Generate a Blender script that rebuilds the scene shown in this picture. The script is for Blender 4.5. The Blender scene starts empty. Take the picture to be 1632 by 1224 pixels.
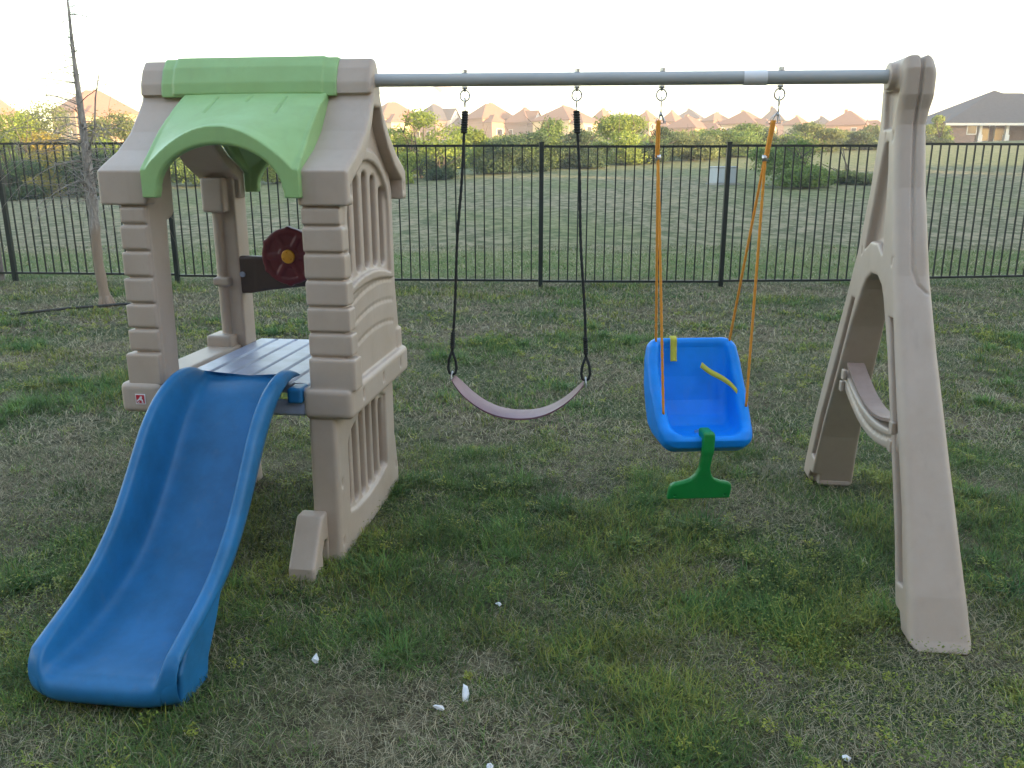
import bpy, math, random
import numpy as np
from mathutils import Vector, Matrix
rng = np.random.default_rng(7)
random.seed(7)
R = math.radians
sc = bpy.context.scene
COL = sc.collection

# ---------------------------------------------------------------- camera, sky, sun, exposure
PITCH = math.atan(340 / 1311)
cd = bpy.data.cameras.new("camera")
cam = bpy.data.objects.new("camera", cd)
COL.objects.link(cam)
cam.location = (0, 0, 1.5)
cam.rotation_euler = (R(90) - PITCH, 0, 0)
cd.sensor_width = 36
cd.lens = 36 * 1311 / 1632
cd.clip_start = 0.05
cd.clip_end = 6000
sc.camera = cam

SUN_EL, SUN_ROT = 6.2, 132.0
w = bpy.data.worlds.new("World")
sc.world = w
w.use_nodes = True
nt = w.node_tree
bg = nt.nodes['Background']
sky = nt.nodes.new('ShaderNodeTexSky')
sky.sky_type = 'NISHITA'
sky.sun_disc = False
sky.sun_elevation = R(SUN_EL)
sky.sun_rotation = R(SUN_ROT)
sky.dust_density = 0.6
nt.links.new(sky.outputs[0], bg.inputs[0])
bg.inputs[1].default_value = 0.15
sd = bpy.data.lights.new("sun", 'SUN')
sd.energy = 3.0
sd.angle = R(0.5)
sd.color = (1.0, 0.66, 0.38)
so = bpy.data.objects.new("sun", sd)
COL.objects.link(so)
SD = Vector((math.sin(R(SUN_ROT)) * math.cos(R(SUN_EL)), math.cos(R(SUN_ROT)) * math.cos(R(SUN_EL)), math.sin(R(SUN_EL))))
so.rotation_euler = (-SD).to_track_quat('-Z', 'Y').to_euler()
so.location = SD * 200
sc.view_settings.view_transform = 'Standard'
sc.view_settings.look = 'None'
sc.view_settings.gamma = 1
sc.view_settings.exposure = 2.95

# ---------------------------------------------------------------- helpers: tagging
def tag(o, label=None, cat=None, group=None, kind=None):
    if label: o['label'] = label
    if cat: o['category'] = cat
    if group: o['group'] = group
    if kind: o['kind'] = kind
    return o

def empty(name, loc, rz=0.0):
    o = bpy.data.objects.new(name, None)
    o.empty_display_size = 0.2
    COL.objects.link(o)
    o.location = loc
    o.rotation_euler = (0, 0, rz)
    return o

def link(name, me, parent=None, mat=None, loc=None, rz=None):
    o = bpy.data.objects.new(name, me)
    COL.objects.link(o)
    if mat is not None and len(me.materials) == 0: me.materials.append(mat)
    if parent is not None: o.parent = parent
    if loc is not None: o.location = loc
    if rz is not None: o.rotation_euler = (0, 0, rz)
    return o

def mesh_np(name, V, F, smooth=True, col=None, colname='tint'):
    """V (n,3); F (m,k) constant k, or a list of such arrays"""
    me = bpy.data.meshes.new(name)
    V = np.asarray(V, np.float32)
    Fs = F if isinstance(F, list) else [F]
    Fs = [np.asarray(f, np.int32) for f in Fs if len(f)]
    me.vertices.add(len(V))
    me.vertices.foreach_set('co', V.ravel())
    loops = np.concatenate([f.ravel() for f in Fs])
    tot = np.concatenate([np.full(len(f), f.shape[1], np.int32) for f in Fs])
    start = np.concatenate([[0], np.cumsum(tot)[:-1]]).astype(np.int32)
    me.loops.add(len(loops))
    me.loops.foreach_set('vertex_index', loops)
    me.polygons.add(len(tot))
    me.polygons.foreach_set('loop_start', start)
    me.polygons.foreach_set('loop_total', tot)
    me.polygons.foreach_set('use_smooth', np.full(len(tot), smooth))
    if col is not None:
        a = me.attributes.new(colname, 'FLOAT_COLOR', 'POINT')
        c = np.ones((len(V), 4), np.float32); c[:, :3] = col
        a.data.foreach_set('color', c.ravel())
    me.update(calc_edges=True)
    me.validate()
    return me

# ---------------------------------------------------------------- helpers: noise
def vnoise(x, y, scale, seed, octaves=3):
    out = np.zeros_like(x, dtype=np.float64); amp = 1.0; tot = 0
    for o in range(octaves):
        g = np.random.default_rng(seed + o * 17).random((128, 128))
        fx = x / scale * 2 ** o + 1000.37; fy = y / scale * 2 ** o + 1000.71
        ix = np.floor(fx).astype(int); iy = np.floor(fy).astype(int)
        tx = fx - ix; ty = fy - iy
        tx = tx * tx * (3 - 2 * tx); ty = ty * ty * (3 - 2 * ty)
        i0, i1, j0, j1 = ix % 128, (ix + 1) % 128, iy % 128, (iy + 1) % 128
        out += amp * ((g[i0, j0] * (1 - tx) + g[i1, j0] * tx) * (1 - ty) + (g[i0, j1] * (1 - tx) + g[i1, j1] * tx) * ty)
        tot += amp; amp *= 0.5
    return out / tot

def sstep(a, b, x):
    t = np.clip((x - a) / (b - a), 0, 1)
    return t * t * (3 - 2 * t)

# ---------------------------------------------------------------- helpers: moulded shapes (signed distance + surface nets)
class Grid:
    def __init__(s, lo, hi, h):
        s.h = h; s.lo = np.array(lo, float) - 2 * h
        n = np.ceil((np.array(hi) - np.array(lo)) / h).astype(int) + 5
        s.x = (s.lo[0] + h * np.arange(n[0]))[:, None, None].astype(np.float32)
        s.y = (s.lo[1] + h * np.arange(n[1]))[None, :, None].astype(np.float32)
        s.z = (s.lo[2] + h * np.arange(n[2]))[None, None, :].astype(np.float32)
        s.ax = (s.x, s.y, s.z)

def sd_box(g, lo, hi, r=0.01):
    q = []
    for a in range(3):
        c = (lo[a] + hi[a]) / 2; hh = (hi[a] - lo[a]) / 2 - r
        q.append(np.abs(g.ax[a] - c) - hh)
    out = np.sqrt(np.maximum(q[0], 0) ** 2 + np.maximum(q[1], 0) ** 2 + np.maximum(q[2], 0) ** 2)
    return out + np.minimum(np.maximum(np.maximum(q[0], q[1]), q[2]), 0) - r

def sd_poly(P, X, Y):
    """signed distance to a 2-D polygon on broadcastable arrays"""
    P = np.asarray(P, np.float32); n = len(P)
    X, Y = np.broadcast_arrays(X, Y)
    d = np.full(X.shape, 1e9, np.float32); s = np.ones(X.shape, np.float32)
    for i in range(n):
        a = P[i]; b = P[i - 1]
        ex, ey = b - a
        wx = X - a[0]; wy = Y - a[1]
        t = np.clip((wx * ex + wy * ey) / (ex * ex + ey * ey + 1e-12), 0, 1)
        d = np.minimum(d, (wx - ex * t) ** 2 + (wy - ey * t) ** 2)
        c1 = Y >= a[1]; c2 = Y < b[1]; c3 = ex * wy > ey * wx
        s = np.where((c1 & c2 & c3) | (~c1 & ~c2 & ~c3), -s, s)
    return s * np.sqrt(d)

def sd_prism(g, P, axis, lo, hi, r=0.01):
    """polygon given in the two other axes (in order), extruded along axis"""
    o = [a for a in range(3) if a != axis]
    d2 = sd_poly(P, g.ax[o[0]], g.ax[o[1]]) + r
    w_ = np.abs(g.ax[axis] - (lo + hi) / 2) - (hi - lo) / 2 + r
    return np.minimum(np.maximum(d2, w_), 0) + np.sqrt(np.maximum(d2, 0) ** 2 + np.maximum(w_, 0) ** 2) - r

def sd_cap(g, a, b, r):
    a = np.array(a, np.float32); b = np.array(b, np.float32); e = b - a
    wx, wy, wz = g.x - a[0], g.y - a[1], g.z - a[2]
    t = np.clip((wx * e[0] + wy * e[1] + wz * e[2]) / (e @ e), 0, 1)
    return np.sqrt((wx - e[0] * t) ** 2 + (wy - e[1] * t) ** 2 + (wz - e[2] * t) ** 2) - r

def uni(a, b, k=0.006):
    h = np.maximum(k - np.abs(a - b), 0) / k
    return np.minimum(a, b) - h * h * k * 0.25

def sub(a, b, k=0.006):
    b = -b
    h = np.maximum(k - np.abs(a - b), 0) / k
    return np.maximum(a, b) + h * h * k * 0.25

def inter(a, b, k=0.006):
    return sub(a, -b, k)

def snet(name, g, F):
    F = np.ascontiguousarray(np.broadcast_to(F, (g.x.size, g.y.size, g.z.size)), dtype=np.float32)
    S = F < 0
    sl = [slice(None, -1), slice(1, None)]
    cnt = np.zeros([n - 1 for n in F.shape], np.int8)
    for i in (0, 1):
        for j in (0, 1):
            for k in (0, 1):
                cnt += S[sl[i], sl[j], sl[k]]
    act = (cnt > 0) & (cnt < 8)
    I = np.argwhere(act)
    acc = np.zeros((len(I), 3)); num = np.zeros(len(I))
    cs = [(i, j, k) for i in (0, 1) for j in (0, 1) for k in (0, 1)]
    vals = {c: F[I[:, 0] + c[0], I[:, 1] + c[1], I[:, 2] + c[2]] for c in cs}
    for c in cs:
        for a in range(3):
            if c[a] == 0:
                e = list(c); e[a] = 1; e = tuple(e)
                va, vb = vals[c], vals[e]
                m = (va < 0) != (vb < 0)
                t = np.where(m, va / np.where(m, va - vb, 1), 0)
                p = np.tile(np.array(c, float), (len(I), 1)); p[:, a] += t
                acc += p * m[:, None]; num += m
    V = g.lo + (I + acc / num[:, None]) * g.h
    vid = np.full(cnt.shape, -1, np.int32); vid[act] = np.arange(len(I))
    faces = []
    for a in range(3):
        b, c = (a + 1) % 3, (a + 2) % 3
        s0 = [slice(None)] * 3; s1 = [slice(None)] * 3
        s0[a] = slice(None, -1); s1[a] = slice(1, None)
        A = S[tuple(s0)]; B = S[tuple(s1)]
        E = np.argwhere(A != B)
        E = E[(E[:, b] > 0) & (E[:, c] > 0) & (E[:, b] < F.shape[b] - 1) & (E[:, c] < F.shape[c] - 1)]
        ins = A[E[:, 0], E[:, 1], E[:, 2]]
        q = []
        for db, dc in ((-1, -1), (0, -1), (0, 0), (-1, 0)):
            K = E.copy(); K[:, b] += db; K[:, c] += dc
            q.append(vid[K[:, 0], K[:, 1], K[:, 2]])
        q = np.stack(q, 1)
        q[~ins] = q[~ins][:, ::-1]
        faces.append(q)
    return mesh_np(name, V, np.concatenate(faces))

# ---------------------------------------------------------------- helpers: tubes, boxes
def tube_arrays(pts, rad, n=8, caps=True):
    pts = np.asarray(pts, float); m = len(pts)
    rad = np.broadcast_to(np.asarray(rad, float), (m,))
    T = np.gradient(pts, axis=0); T /= np.linalg.norm(T, axis=1)[:, None] + 1e-12
    ref = np.array([0, 0, 1.0]) if abs(T[0][2]) < 0.9 else np.array([1.0, 0, 0])
    V = []; U = np.cross(ref, T[0]); U /= np.linalg.norm(U)
    for i in range(m):
        U = U - T[i] * (U @ T[i]); U /= np.linalg.norm(U) + 1e-12
        W = np.cross(T[i], U)
        a = np.arange(n) * 2 * np.pi / n
        V.append(pts[i] + rad[i] * (np.cos(a)[:, None] * U + np.sin(a)[:, None] * W))
    V = np.concatenate(V)
    F = []
    for i in range(m - 1):
        for j in range(n):
            F.append((i * n + j, i * n + (j + 1) % n, (i + 1) * n + (j + 1) % n, (i + 1) * n + j))
    T3 = []
    if caps:
        V = np.concatenate([V, pts[:1], pts[-1:]])
        for j in range(n):
            T3.append((m * n, (j + 1) % n, j)); T3.append((m * n + 1, (m - 1) * n + j, (m - 1) * n + (j + 1) % n))
    return V, np.array(F, int), np.array(T3, int).reshape(-1, 3)

class MB:
    """collects boxes, tubes, quads into one mesh"""
    def __init__(s): s.V = []; s.Q = []; s.T = []; s.n = 0
    def add(s, V, Q=(), T=()):
        V = np.asarray(V, float)
        s.V.append(V)
        if len(Q): s.Q.append(np.asarray(Q, int) + s.n)
        if len(T): s.T.append(np.asarray(T, int) + s.n)
        s.n += len(V); return s
    def box(s, lo, hi, M=None):
        x0, y0, z0 = lo; x1, y1, z1 = hi
        V = np.array([(x0, y0, z0), (x1, y0, z0), (x1, y1, z0), (x0, y1, z0), (x0, y0, z1), (x1, y0, z1), (x1, y1, z1), (x0, y1, z1)], float)
        if M is not None: V = V @ np.array(M)[:3, :3].T + np.array(M)[:3, 3]
        return s.add(V, [(0, 3, 2, 1), (4, 5, 6, 7), (0, 1, 5, 4), (1, 2, 6, 5), (2, 3, 7, 6), (3, 0, 4, 7)])
    def tube(s, pts, rad, n=8):
        V, F, T = tube_arrays(pts, rad, n)
        return s.add(V, F, T)
    def mesh(s, name, smooth=False):
        return mesh_np(name, np.concatenate(s.V), [np.concatenate(a) for a in (s.Q, s.T) if a], smooth)

def ring(c, r, t, axis=1, n=20, stretch=1.0):
    a = np.linspace(0, 2 * np.pi, n + 1)
    p = np.zeros((n + 1, 3))
    o = [i for i in range(3) if i != axis]
    p[:, o[0]] = np.cos(a) * r; p[:, o[1]] = np.sin(a) * r * stretch
    return p + np.array(c)

# ---------------------------------------------------------------- materials
def nodes(name):
    m = bpy.data.materials.new(name); m.use_nodes = True
    return m, m.node_tree, m.node_tree.nodes['Principled BSDF']

def rgba(c): return (c[0], c[1], c[2], 1)

def plastic(name, c, rough=0.42, dirt=0.12, bump=0.08, scale=7.0, spec=0.45):
    m, t, b = nodes(name)
    tc = t.nodes.new('ShaderNodeTexCoord')
    n1 = t.nodes.new('ShaderNodeTexNoise'); n1.inputs['Scale'].default_value = scale; n1.inputs['Detail'].default_value = 6
    n1.inputs['Roughness'].default_value = 0.65
    t.links.new(tc.outputs['Object'], n1.inputs['Vector'])
    mx = t.nodes.new('ShaderNodeMix'); mx.data_type = 'RGBA'
    d = tuple(v * (1 - dirt * 1.6) * k for v, k in zip(c, (1.0, 0.97, 0.92)))
    l = tuple(min(1, v * (1 + dirt * 0.5)) for v in c)
    mx.inputs[6].default_value = rgba(d); mx.inputs[7].default_value = rgba(l)
    mr = t.nodes.new('ShaderNodeMapRange'); mr.inputs[1].default_value = 0.32; mr.inputs[2].default_value = 0.62
    t.links.new(n1.outputs[0], mr.inputs[0]); t.links.new(mr.outputs[0], mx.inputs[0])
    mp = t.nodes.new('ShaderNodeMapping'); mp.inputs['Scale'].default_value = (26, 26, 1.6)
    t.links.new(tc.outputs['Object'], mp.inputs[0])
    n3 = t.nodes.new('ShaderNodeTexNoise'); n3.inputs['Scale'].default_value = 1.0; n3.inputs['Detail'].default_value = 4
    t.links.new(mp.outputs[0], n3.inputs['Vector'])
    m3 = t.nodes.new('ShaderNodeMapRange'); m3.inputs[1].default_value = .58; m3.inputs[2].default_value = .78; m3.inputs[3].default_value = 0; m3.inputs[4].default_value = .30
    t.links.new(n3.outputs[0], m3.inputs[0])
    n4 = t.nodes.new('ShaderNodeTexNoise'); n4.inputs['Scale'].default_value = 95; n4.inputs['Detail'].default_value = 2
    t.links.new(tc.outputs['Object'], n4.inputs['Vector'])
    m4 = t.nodes.new('ShaderNodeMapRange'); m4.inputs[1].default_value = .70; m4.inputs[2].default_value = .76; m4.inputs[3].default_value = 0; m4.inputs[4].default_value = .30
    t.links.new(n4.outputs[0], m4.inputs[0])
    ad = t.nodes.new('ShaderNodeMath'); ad.operation = 'MAXIMUM'; t.links.new(m3.outputs[0], ad.inputs[0]); t.links.new(m4.outputs[0], ad.inputs[1])
    mg = t.nodes.new('ShaderNodeMix'); mg.data_type = 'RGBA'
    mg.inputs[7].default_value = rgba([v * .55 + k * .45 for v, k in zip(c, (.16, .14, .11))])
    t.links.new(ad.outputs[0], mg.inputs[0]); t.links.new(mx.outputs[2], mg.inputs[6])
    t.links.new(mg.outputs[2], b.inputs['Base Color'])
    rr = t.nodes.new('ShaderNodeMapRange'); rr.inputs[3].default_value = rough + 0.1; rr.inputs[4].default_value = rough - 0.06
    t.links.new(n1.outputs[0], rr.inputs[0]); t.links.new(rr.outputs[0], b.inputs['Roughness'])
    n2 = t.nodes.new('ShaderNodeTexNoise'); n2.inputs['Scale'].default_value = 420; n2.inputs['Detail'].default_value = 2
    t.links.new(tc.outputs['Object'], n2.inputs['Vector'])
    bp = t.nodes.new('ShaderNodeBump'); bp.inputs['Strength'].default_value = bump; bp.inputs['Distance'].default_value = 0.002
    t.links.new(n2.outputs[0], bp.inputs['Height']); t.links.new(bp.outputs[0], b.inputs['Normal'])
    b.inputs['Specular IOR Level'].default_value = spec
    return m

def simple(name, c, rough=0.6, metal=0.0, var=0.15, scale=12.0):
    m, t, b = nodes(name)
    tc = t.nodes.new('ShaderNodeTexCoord')
    n1 = t.nodes.new('ShaderNodeTexNoise'); n1.inputs['Scale'].default_value = scale; n1.inputs['Detail'].default_value = 5
    t.links.new(tc.outputs['Object'], n1.inputs['Vector'])
    mx = t.nodes.new('ShaderNodeMix'); mx.data_type = 'RGBA'
    mx.inputs[6].default_value = rgba([v * (1 - var) for v in c]); mx.inputs[7].default_value = rgba([min(1, v * (1 + var)) for v in c])
    t.links.new(n1.outputs[0], mx.inputs[0]); t.links.new(mx.outputs[2], b.inputs['Base Color'])
    b.inputs['Roughness'].default_value = rough; b.inputs['Metallic'].default_value = metal
    return m

def foliage(name, trans=0.35, rough=0.55):
    """leaf or blade colour comes from the per-leaf attribute 'tint'"""
    m, t, b = nodes(name)
    a = t.nodes.new('ShaderNodeAttribute'); a.attribute_name = 'tint'
    t.links.new(a.outputs['Color'], b.inputs['Base Color'])
    b.inputs['Roughness'].default_value = rough; b.inputs['Specular IOR Level'].default_value = 0.25
    tr = t.nodes.new('ShaderNodeBsdfTranslucent'); t.links.new(a.outputs['Color'], tr.inputs[0])
    mx = t.nodes.new('ShaderNodeMixShader'); mx.inputs[0].default_value = trans
    t.links.new(b.outputs[0], mx.inputs[1]); t.links.new(tr.outputs[0], mx.inputs[2])
    t.links.new(mx.outputs[0], t.nodes['Material Output'].inputs[0])
    return m

M_TAN = plastic('tan_plastic', (0.43, 0.352, 0.298), 0.45, 0.05, scale=4)
M_GREEN = plastic('green_plastic', (0.27, 0.45, 0.19), 0.42, 0.04)
M_SLIDE = plastic('slide_blue_plastic', (0.016, 0.140, 0.335), 0.38, 0.12, spec=0.32)
M_SEAT = plastic('bright_blue_plastic', (0.003, 0.245, 0.86), 0.42, 0.04, spec=0.25)
M_TBAR = plastic('deep_green_plastic', (0.004, 0.22, 0.045), 0.4, 0.06)
M_DECK = plastic('grey_blue_plastic', (0.29, 0.33, 0.46), 0.36, 0.1)
M_RED = plastic('dark_red_plastic', (0.105, 0.008, 0.017), 0.45, 0.1)
M_YELLOW = plastic('yellow_plastic', (0.62, 0.30, 0.02), 0.4, 0.08)
M_BROWN = plastic('brown_plastic', (0.055, 0.035, 0.03), 0.45, 0.1)
M_BELT = plastic('mauve_rubber', (0.165, 0.080, 0.112), 0.42, 0.1, spec=0.35)
M_STRAPBROWN = plastic('dusty_brown_rubber', (0.25, 0.18, 0.155), 0.55, 0.12)
M_STEEL = simple('grey_painted_steel', (0.40, 0.415, 0.425), 0.5, 0.0, 0.12, 5)
M_ZINC = simple('galvanised_steel', (0.55, 0.55, 0.56), 0.35, 0.9)
M_BLACKROPE = simple('black_rope', (0.018, 0.02, 0.02), 0.85, 0, 0.4, 160)
M_ORANGEROPE = simple('orange_rope', (0.66, 0.27, 0.03), 0.8, 0, 0.25, 160)
M_STRAP = simple('yellow_webbing', (0.50, 0.48, 0.05), 0.7, 0, 0.12, 60)
M_WHITE = simple('white_label', (0.72, 0.74, 0.78), 0.5, 0, 0.04)
M_LOGORED = simple('logo_red', (0.45, 0.02, 0.04), 0.4, 0, 0.05)
M_FENCE = simple('black_powder_coat', (0.006, 0.010, 0.010), 0.4, 0, 0.3, 20)

# ================================================================ TERRAIN
PXS = np.array([-3000, -300, 30, 240, 620, 760, 880, 1000, 1080, 1200, 1350, 1480, 1600, 2000, 5000], float)
EDY = np.array([300, 308, 312, 300, 285, 276, 268, 262, 255, 246, 238, 231, 226, 215, 215], float)
EDD = np.array([50, 50, 50, 50, 54, 56, 58, 61, 64, 70, 78, 86, 92, 95, 95], float)
def height(x, y):
    x = np.asarray(x, float); y = np.asarray(y, float)
    D = np.maximum(y, 0.5)
    px = 816 + 1354 * x / np.maximum(y, 8)
    De = np.interp(px, PXS, EDD); ang = (272 - np.interp(px, PXS, EDY)) / 1354.0
    ze = np.maximum(1.5 + De * ang, 0.0)
    t = np.clip((D - 16) / (De - 16), 0, 1)
    z = ze * t ** 1.25
    far = np.clip((D - De) / (190 - De), 0, 1)
    z = z + (8.2 - ze) * (far ** 1.1) * np.where(D > De, 1, 0)
    return z

def make_ground():
    s = np.linspace(-1, 1, 161)
    xs = np.sign(s) * (np.abs(s) ** 2.6) * 900
    a = np.linspace(0, 1, 170)
    ys = np.concatenate([np.linspace(-60, -0.5, 12), 0.0 + 1600 * a ** 3.2 + 14 * a])
    X, Y = np.meshgrid(xs, ys, indexing='ij')
    Z = height(X, Y)
    V = np.stack([X.ravel(), Y.ravel(), Z.ravel()], 1)
    n, m = X.shape
    i = np.arange(n - 1)[:, None] * m + np.arange(m - 1)[None]
    F = np.stack([i, i + m, i + m + 1, i + 1], -1).reshape(-1, 4)
    me = mesh_np('ground', V, F)
    M, t, b = nodes('lawn_and_field')
    L = t.links.new
    geo = t.nodes.new('ShaderNodeNewGeometry')
    def noise(scale, detail=5, vec=None, rough=0.6):
        n_ = t.nodes.new('ShaderNodeTexNoise'); n_.inputs['Scale'].default_value = scale
        n_.inputs['Detail'].default_value = detail; n_.inputs['Roughness'].default_value = rough
        L(vec or geo.outputs['Position'], n_.inputs['Vector']); return n_.outputs[0]
    def mix(fac, a_, b_):
        x = t.nodes.new('ShaderNodeMix'); x.data_type = 'RGBA'
        for sck, v in ((x.inputs[0], fac), (x.inputs[6], a_), (x.inputs[7], b_)):
            if isinstance(v, (tuple, list)): sck.default_value = rgba(v)
            elif isinstance(v, (int, float)): sck.default_value = v
            else: L(v, sck)
        return x.outputs[2]
    def rng_(v, a_, b_, c_=0, d_=1):
        x = t.nodes.new('ShaderNodeMapRange'); x.inputs[1].default_value = a_; x.inputs[2].default_value = b_
        x.inputs[3].default_value = c_; x.inputs[4].default_value = d_
        x.interpolation_type = 'SMOOTHSTEP'; L(v, x.inputs[0]); return x.outputs[0]
    sep = t.nodes.new('ShaderNodeSeparateXYZ'); L(geo.outputs['Position'], sep.inputs[0])
    mp = t.nodes.new('ShaderNodeMapping'); mp.inputs['Scale'].default_value = (0.8, 0.55, 1.0)
    L(geo.outputs['Position'], mp.inputs[0])
    # lawn soil under the blades
    soil = mix(rng_(noise(9, 6), .35, .65), (0.065, 0.056, 0.035), (0.17, 0.142, 0.095))
    soil = mix(rng_(noise(1.1, 4), .42, .62), soil, (0.05, 0.075, 0.03))
    # field beyond the fence: dull mown windrows, green strip by the fence
    clod = noise(3.2, 8, mp.outputs[0], 0.72)
    field = mix(rng_(clod, .40, .62), (0.115, 0.13, 0.07), (0.31, 0.275, 0.19))
    field = mix(rng_(noise(0.13, 5, mp.outputs[0]), .44, .60, 0, .75), field, mix(rng_(clod, .38, .64), (0.095, 0.13, 0.05), (0.22, 0.24, 0.11)))
    strip = mix(rng_(noise(2.0, 6), .35, .65), (0.10, 0.16, 0.045), (0.17, 0.21, 0.075))
    edge = t.nodes.new('ShaderNodeMath'); edge.operation = 'ADD'
    L(sep.outputs[1], edge.inputs[0])
    L(rng_(noise(0.35, 4), 0.2, 0.8, -0.5, 0.5), edge.inputs[1])
    field = mix(rng_(edge.outputs[0], 15.2, 16.2), strip, field)
    far = mix(rng_(clod, .38, .64), (0.13, 0.165, 0.08), (0.24, 0.245, 0.135))
    field = mix(rng_(edge.outputs[0], 42, 58), field, far)
    col = mix(rng_(edge.outputs[0], 11.2, 12.2), soil, field)
    L(col, b.inputs['Base Color']); b.inputs['Roughness'].default_value = 0.95
    b.inputs['Specular IOR Level'].default_value = 0.1
    bp = t.nodes.new('ShaderNodeBump'); bp.inputs['Strength'].default_value = 1.0; bp.inputs['Distance'].default_value = 0.22
    L(clod, bp.inputs['Height']); L(bp.outputs[0], b.inputs['Normal'])
    o = link('ground', me, None, M)
    tag(o, kind='structure')
make_ground()

# ================================================================ PLAY SET  (u along the beam, v into the picture, z up)
PSI = R(7.3)
BU = Vector((math.cos(PSI), -math.sin(PSI), 0)); BV = Vector((math.sin(PSI), math.cos(PSI), 0))
def uv(u, v, z=0.0): return BU * u + BV * v + Vector((0, 0, z))
VC = 3.30
class Thing:
    """an Empty at a thing's base in the play set's own frame; parts are modelled in u, v, z"""
    def __init__(s, name, o):
        s.o = np.array(o, float)
        s.root = empty(name, uv(*o), -PSI)
    def part(s, name, me, mat, parent=None):
        co = np.empty(len(me.vertices) * 3, np.float32); me.vertices.foreach_get('co', co)
        co = co.reshape(-1, 3) - s.o.astype(np.float32)
        me.vertices.foreach_set('co', co.ravel()); me.update()
        return link(name, me, parent or s.root, mat)
play = Thing('play_set', (-0.4, VC, 0))
tag(play.root, 'tan plastic play set with green roofed tower, blue slide and steel swing beam', 'play set')

TC = -1.43           # middle of the tower in u
def mir_poly(P, c=VC):
    """closed polygon from a half outline (v<=c side), mirrored about v=c"""
    P = list(P)
    return P + [(2 * c - a, b) for a, b in reversed(P)]
ROOF = [(2.885, 1.378), (2.885, 1.50), (2.915, 1.518), (3.03, 1.574), (3.13, 1.645), (3.20, 1.722), (3.235, 1.765), (3.245, 1.785), (3.252, 1.80), (3.262, 1.87), (3.285, 1.910)]
ROOF_IN = [(2.95, 1.30), (2.95, 1.462), (3.06, 1.515), (3.15, 1.585), (3.22, 1.665), (3.26, 1.74)]
roof_poly = mir_poly(ROOF)
roof_in = mir_poly(ROOF_IN)

def make_gable(mir):
    u0, u1 = -1.145, -0.955
    g = Grid((u0, 2.86, 1.35), (u1, 3.74, 1.95), 0.0055)
    F = sd_prism(g, roof_poly, 0, u0, u1, 0.014)
    F = sub(F, sd_prism(g, roof_in, 0, u0 - 0.05, u1 + 0.1, 0.012), 0.008)
    # collar line round the ridge block and screw recesses in the rake
    for s_ in (-1, 1):
        F = sub(F, sd_cap(g, (u1 + 0.004, VC + s_ * 0.37, 1.42), (u1 + 0.004, VC + s_ * 0.37, 1.445), 0.011), 0.004)
    F = uni(F, sd_prism(g, mir_poly([(3.228, 1.786), (3.233, 1.83), (3.255, 1.882), (3.285, 1.920)]), 0, u0 + .012, u1 - .004, 0.012), 0.006)
    me = snet('roof_gable', g, F)
    if mir: mirror_u(me)
    return me

def mirror_u(me, c=TC):
    n = len(me.vertices); co = np.empty(n * 3, np.float32); me.vertices.foreach_get('co', co)
    co = co.reshape(-1, 3); co[:, 0] = 2 * c - co[:, 0]
    me.vertices.foreach_set('co', co.ravel()); me.flip_normals(); me.update()
def mirror_v(me, c=VC):
    n = len(me.vertices); co = np.empty(n * 3, np.float32); me.vertices.foreach_get('co', co)
    co = co.reshape(-1, 3); co[:, 1] = 2 * c - co[:, 1]
    me.vertices.foreach_set('co', co.ravel()); me.flip_normals(); me.update()

for mir in (False, True):
    play.part('roof_gable', make_gable(mir), M_TAN)

# --- right side wall (one moulding: lower wall, belt, boarded upper wall with slotted windows)
QZ = [1.37, 1.302, 1.204, 1.106, 1.007, 0.909, 0.818]
def quoins(g, u0, u1, F):
    """stacked block front of a corner post; u0 inner edge, u1 outer edge at the top"""
    s_ = 1 if u1 > u0 else -1
    for i, zt in enumerate(QZ):
        zb = QZ[i + 1] + 0.009 if i < 6 else 0.695
        out = 0.0 if i == 0 else (0.004 + 0.004 * i)
        if i == 6: out = 0.036
        a, b = sorted((u0, u1 + s_ * out))
        vf = 2.893 if i < 6 else 2.880
        F = uni(F, sd_box(g, (a, vf, zb), (b, 2.97, zt), 0.007), 0.002)
    return F

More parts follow.
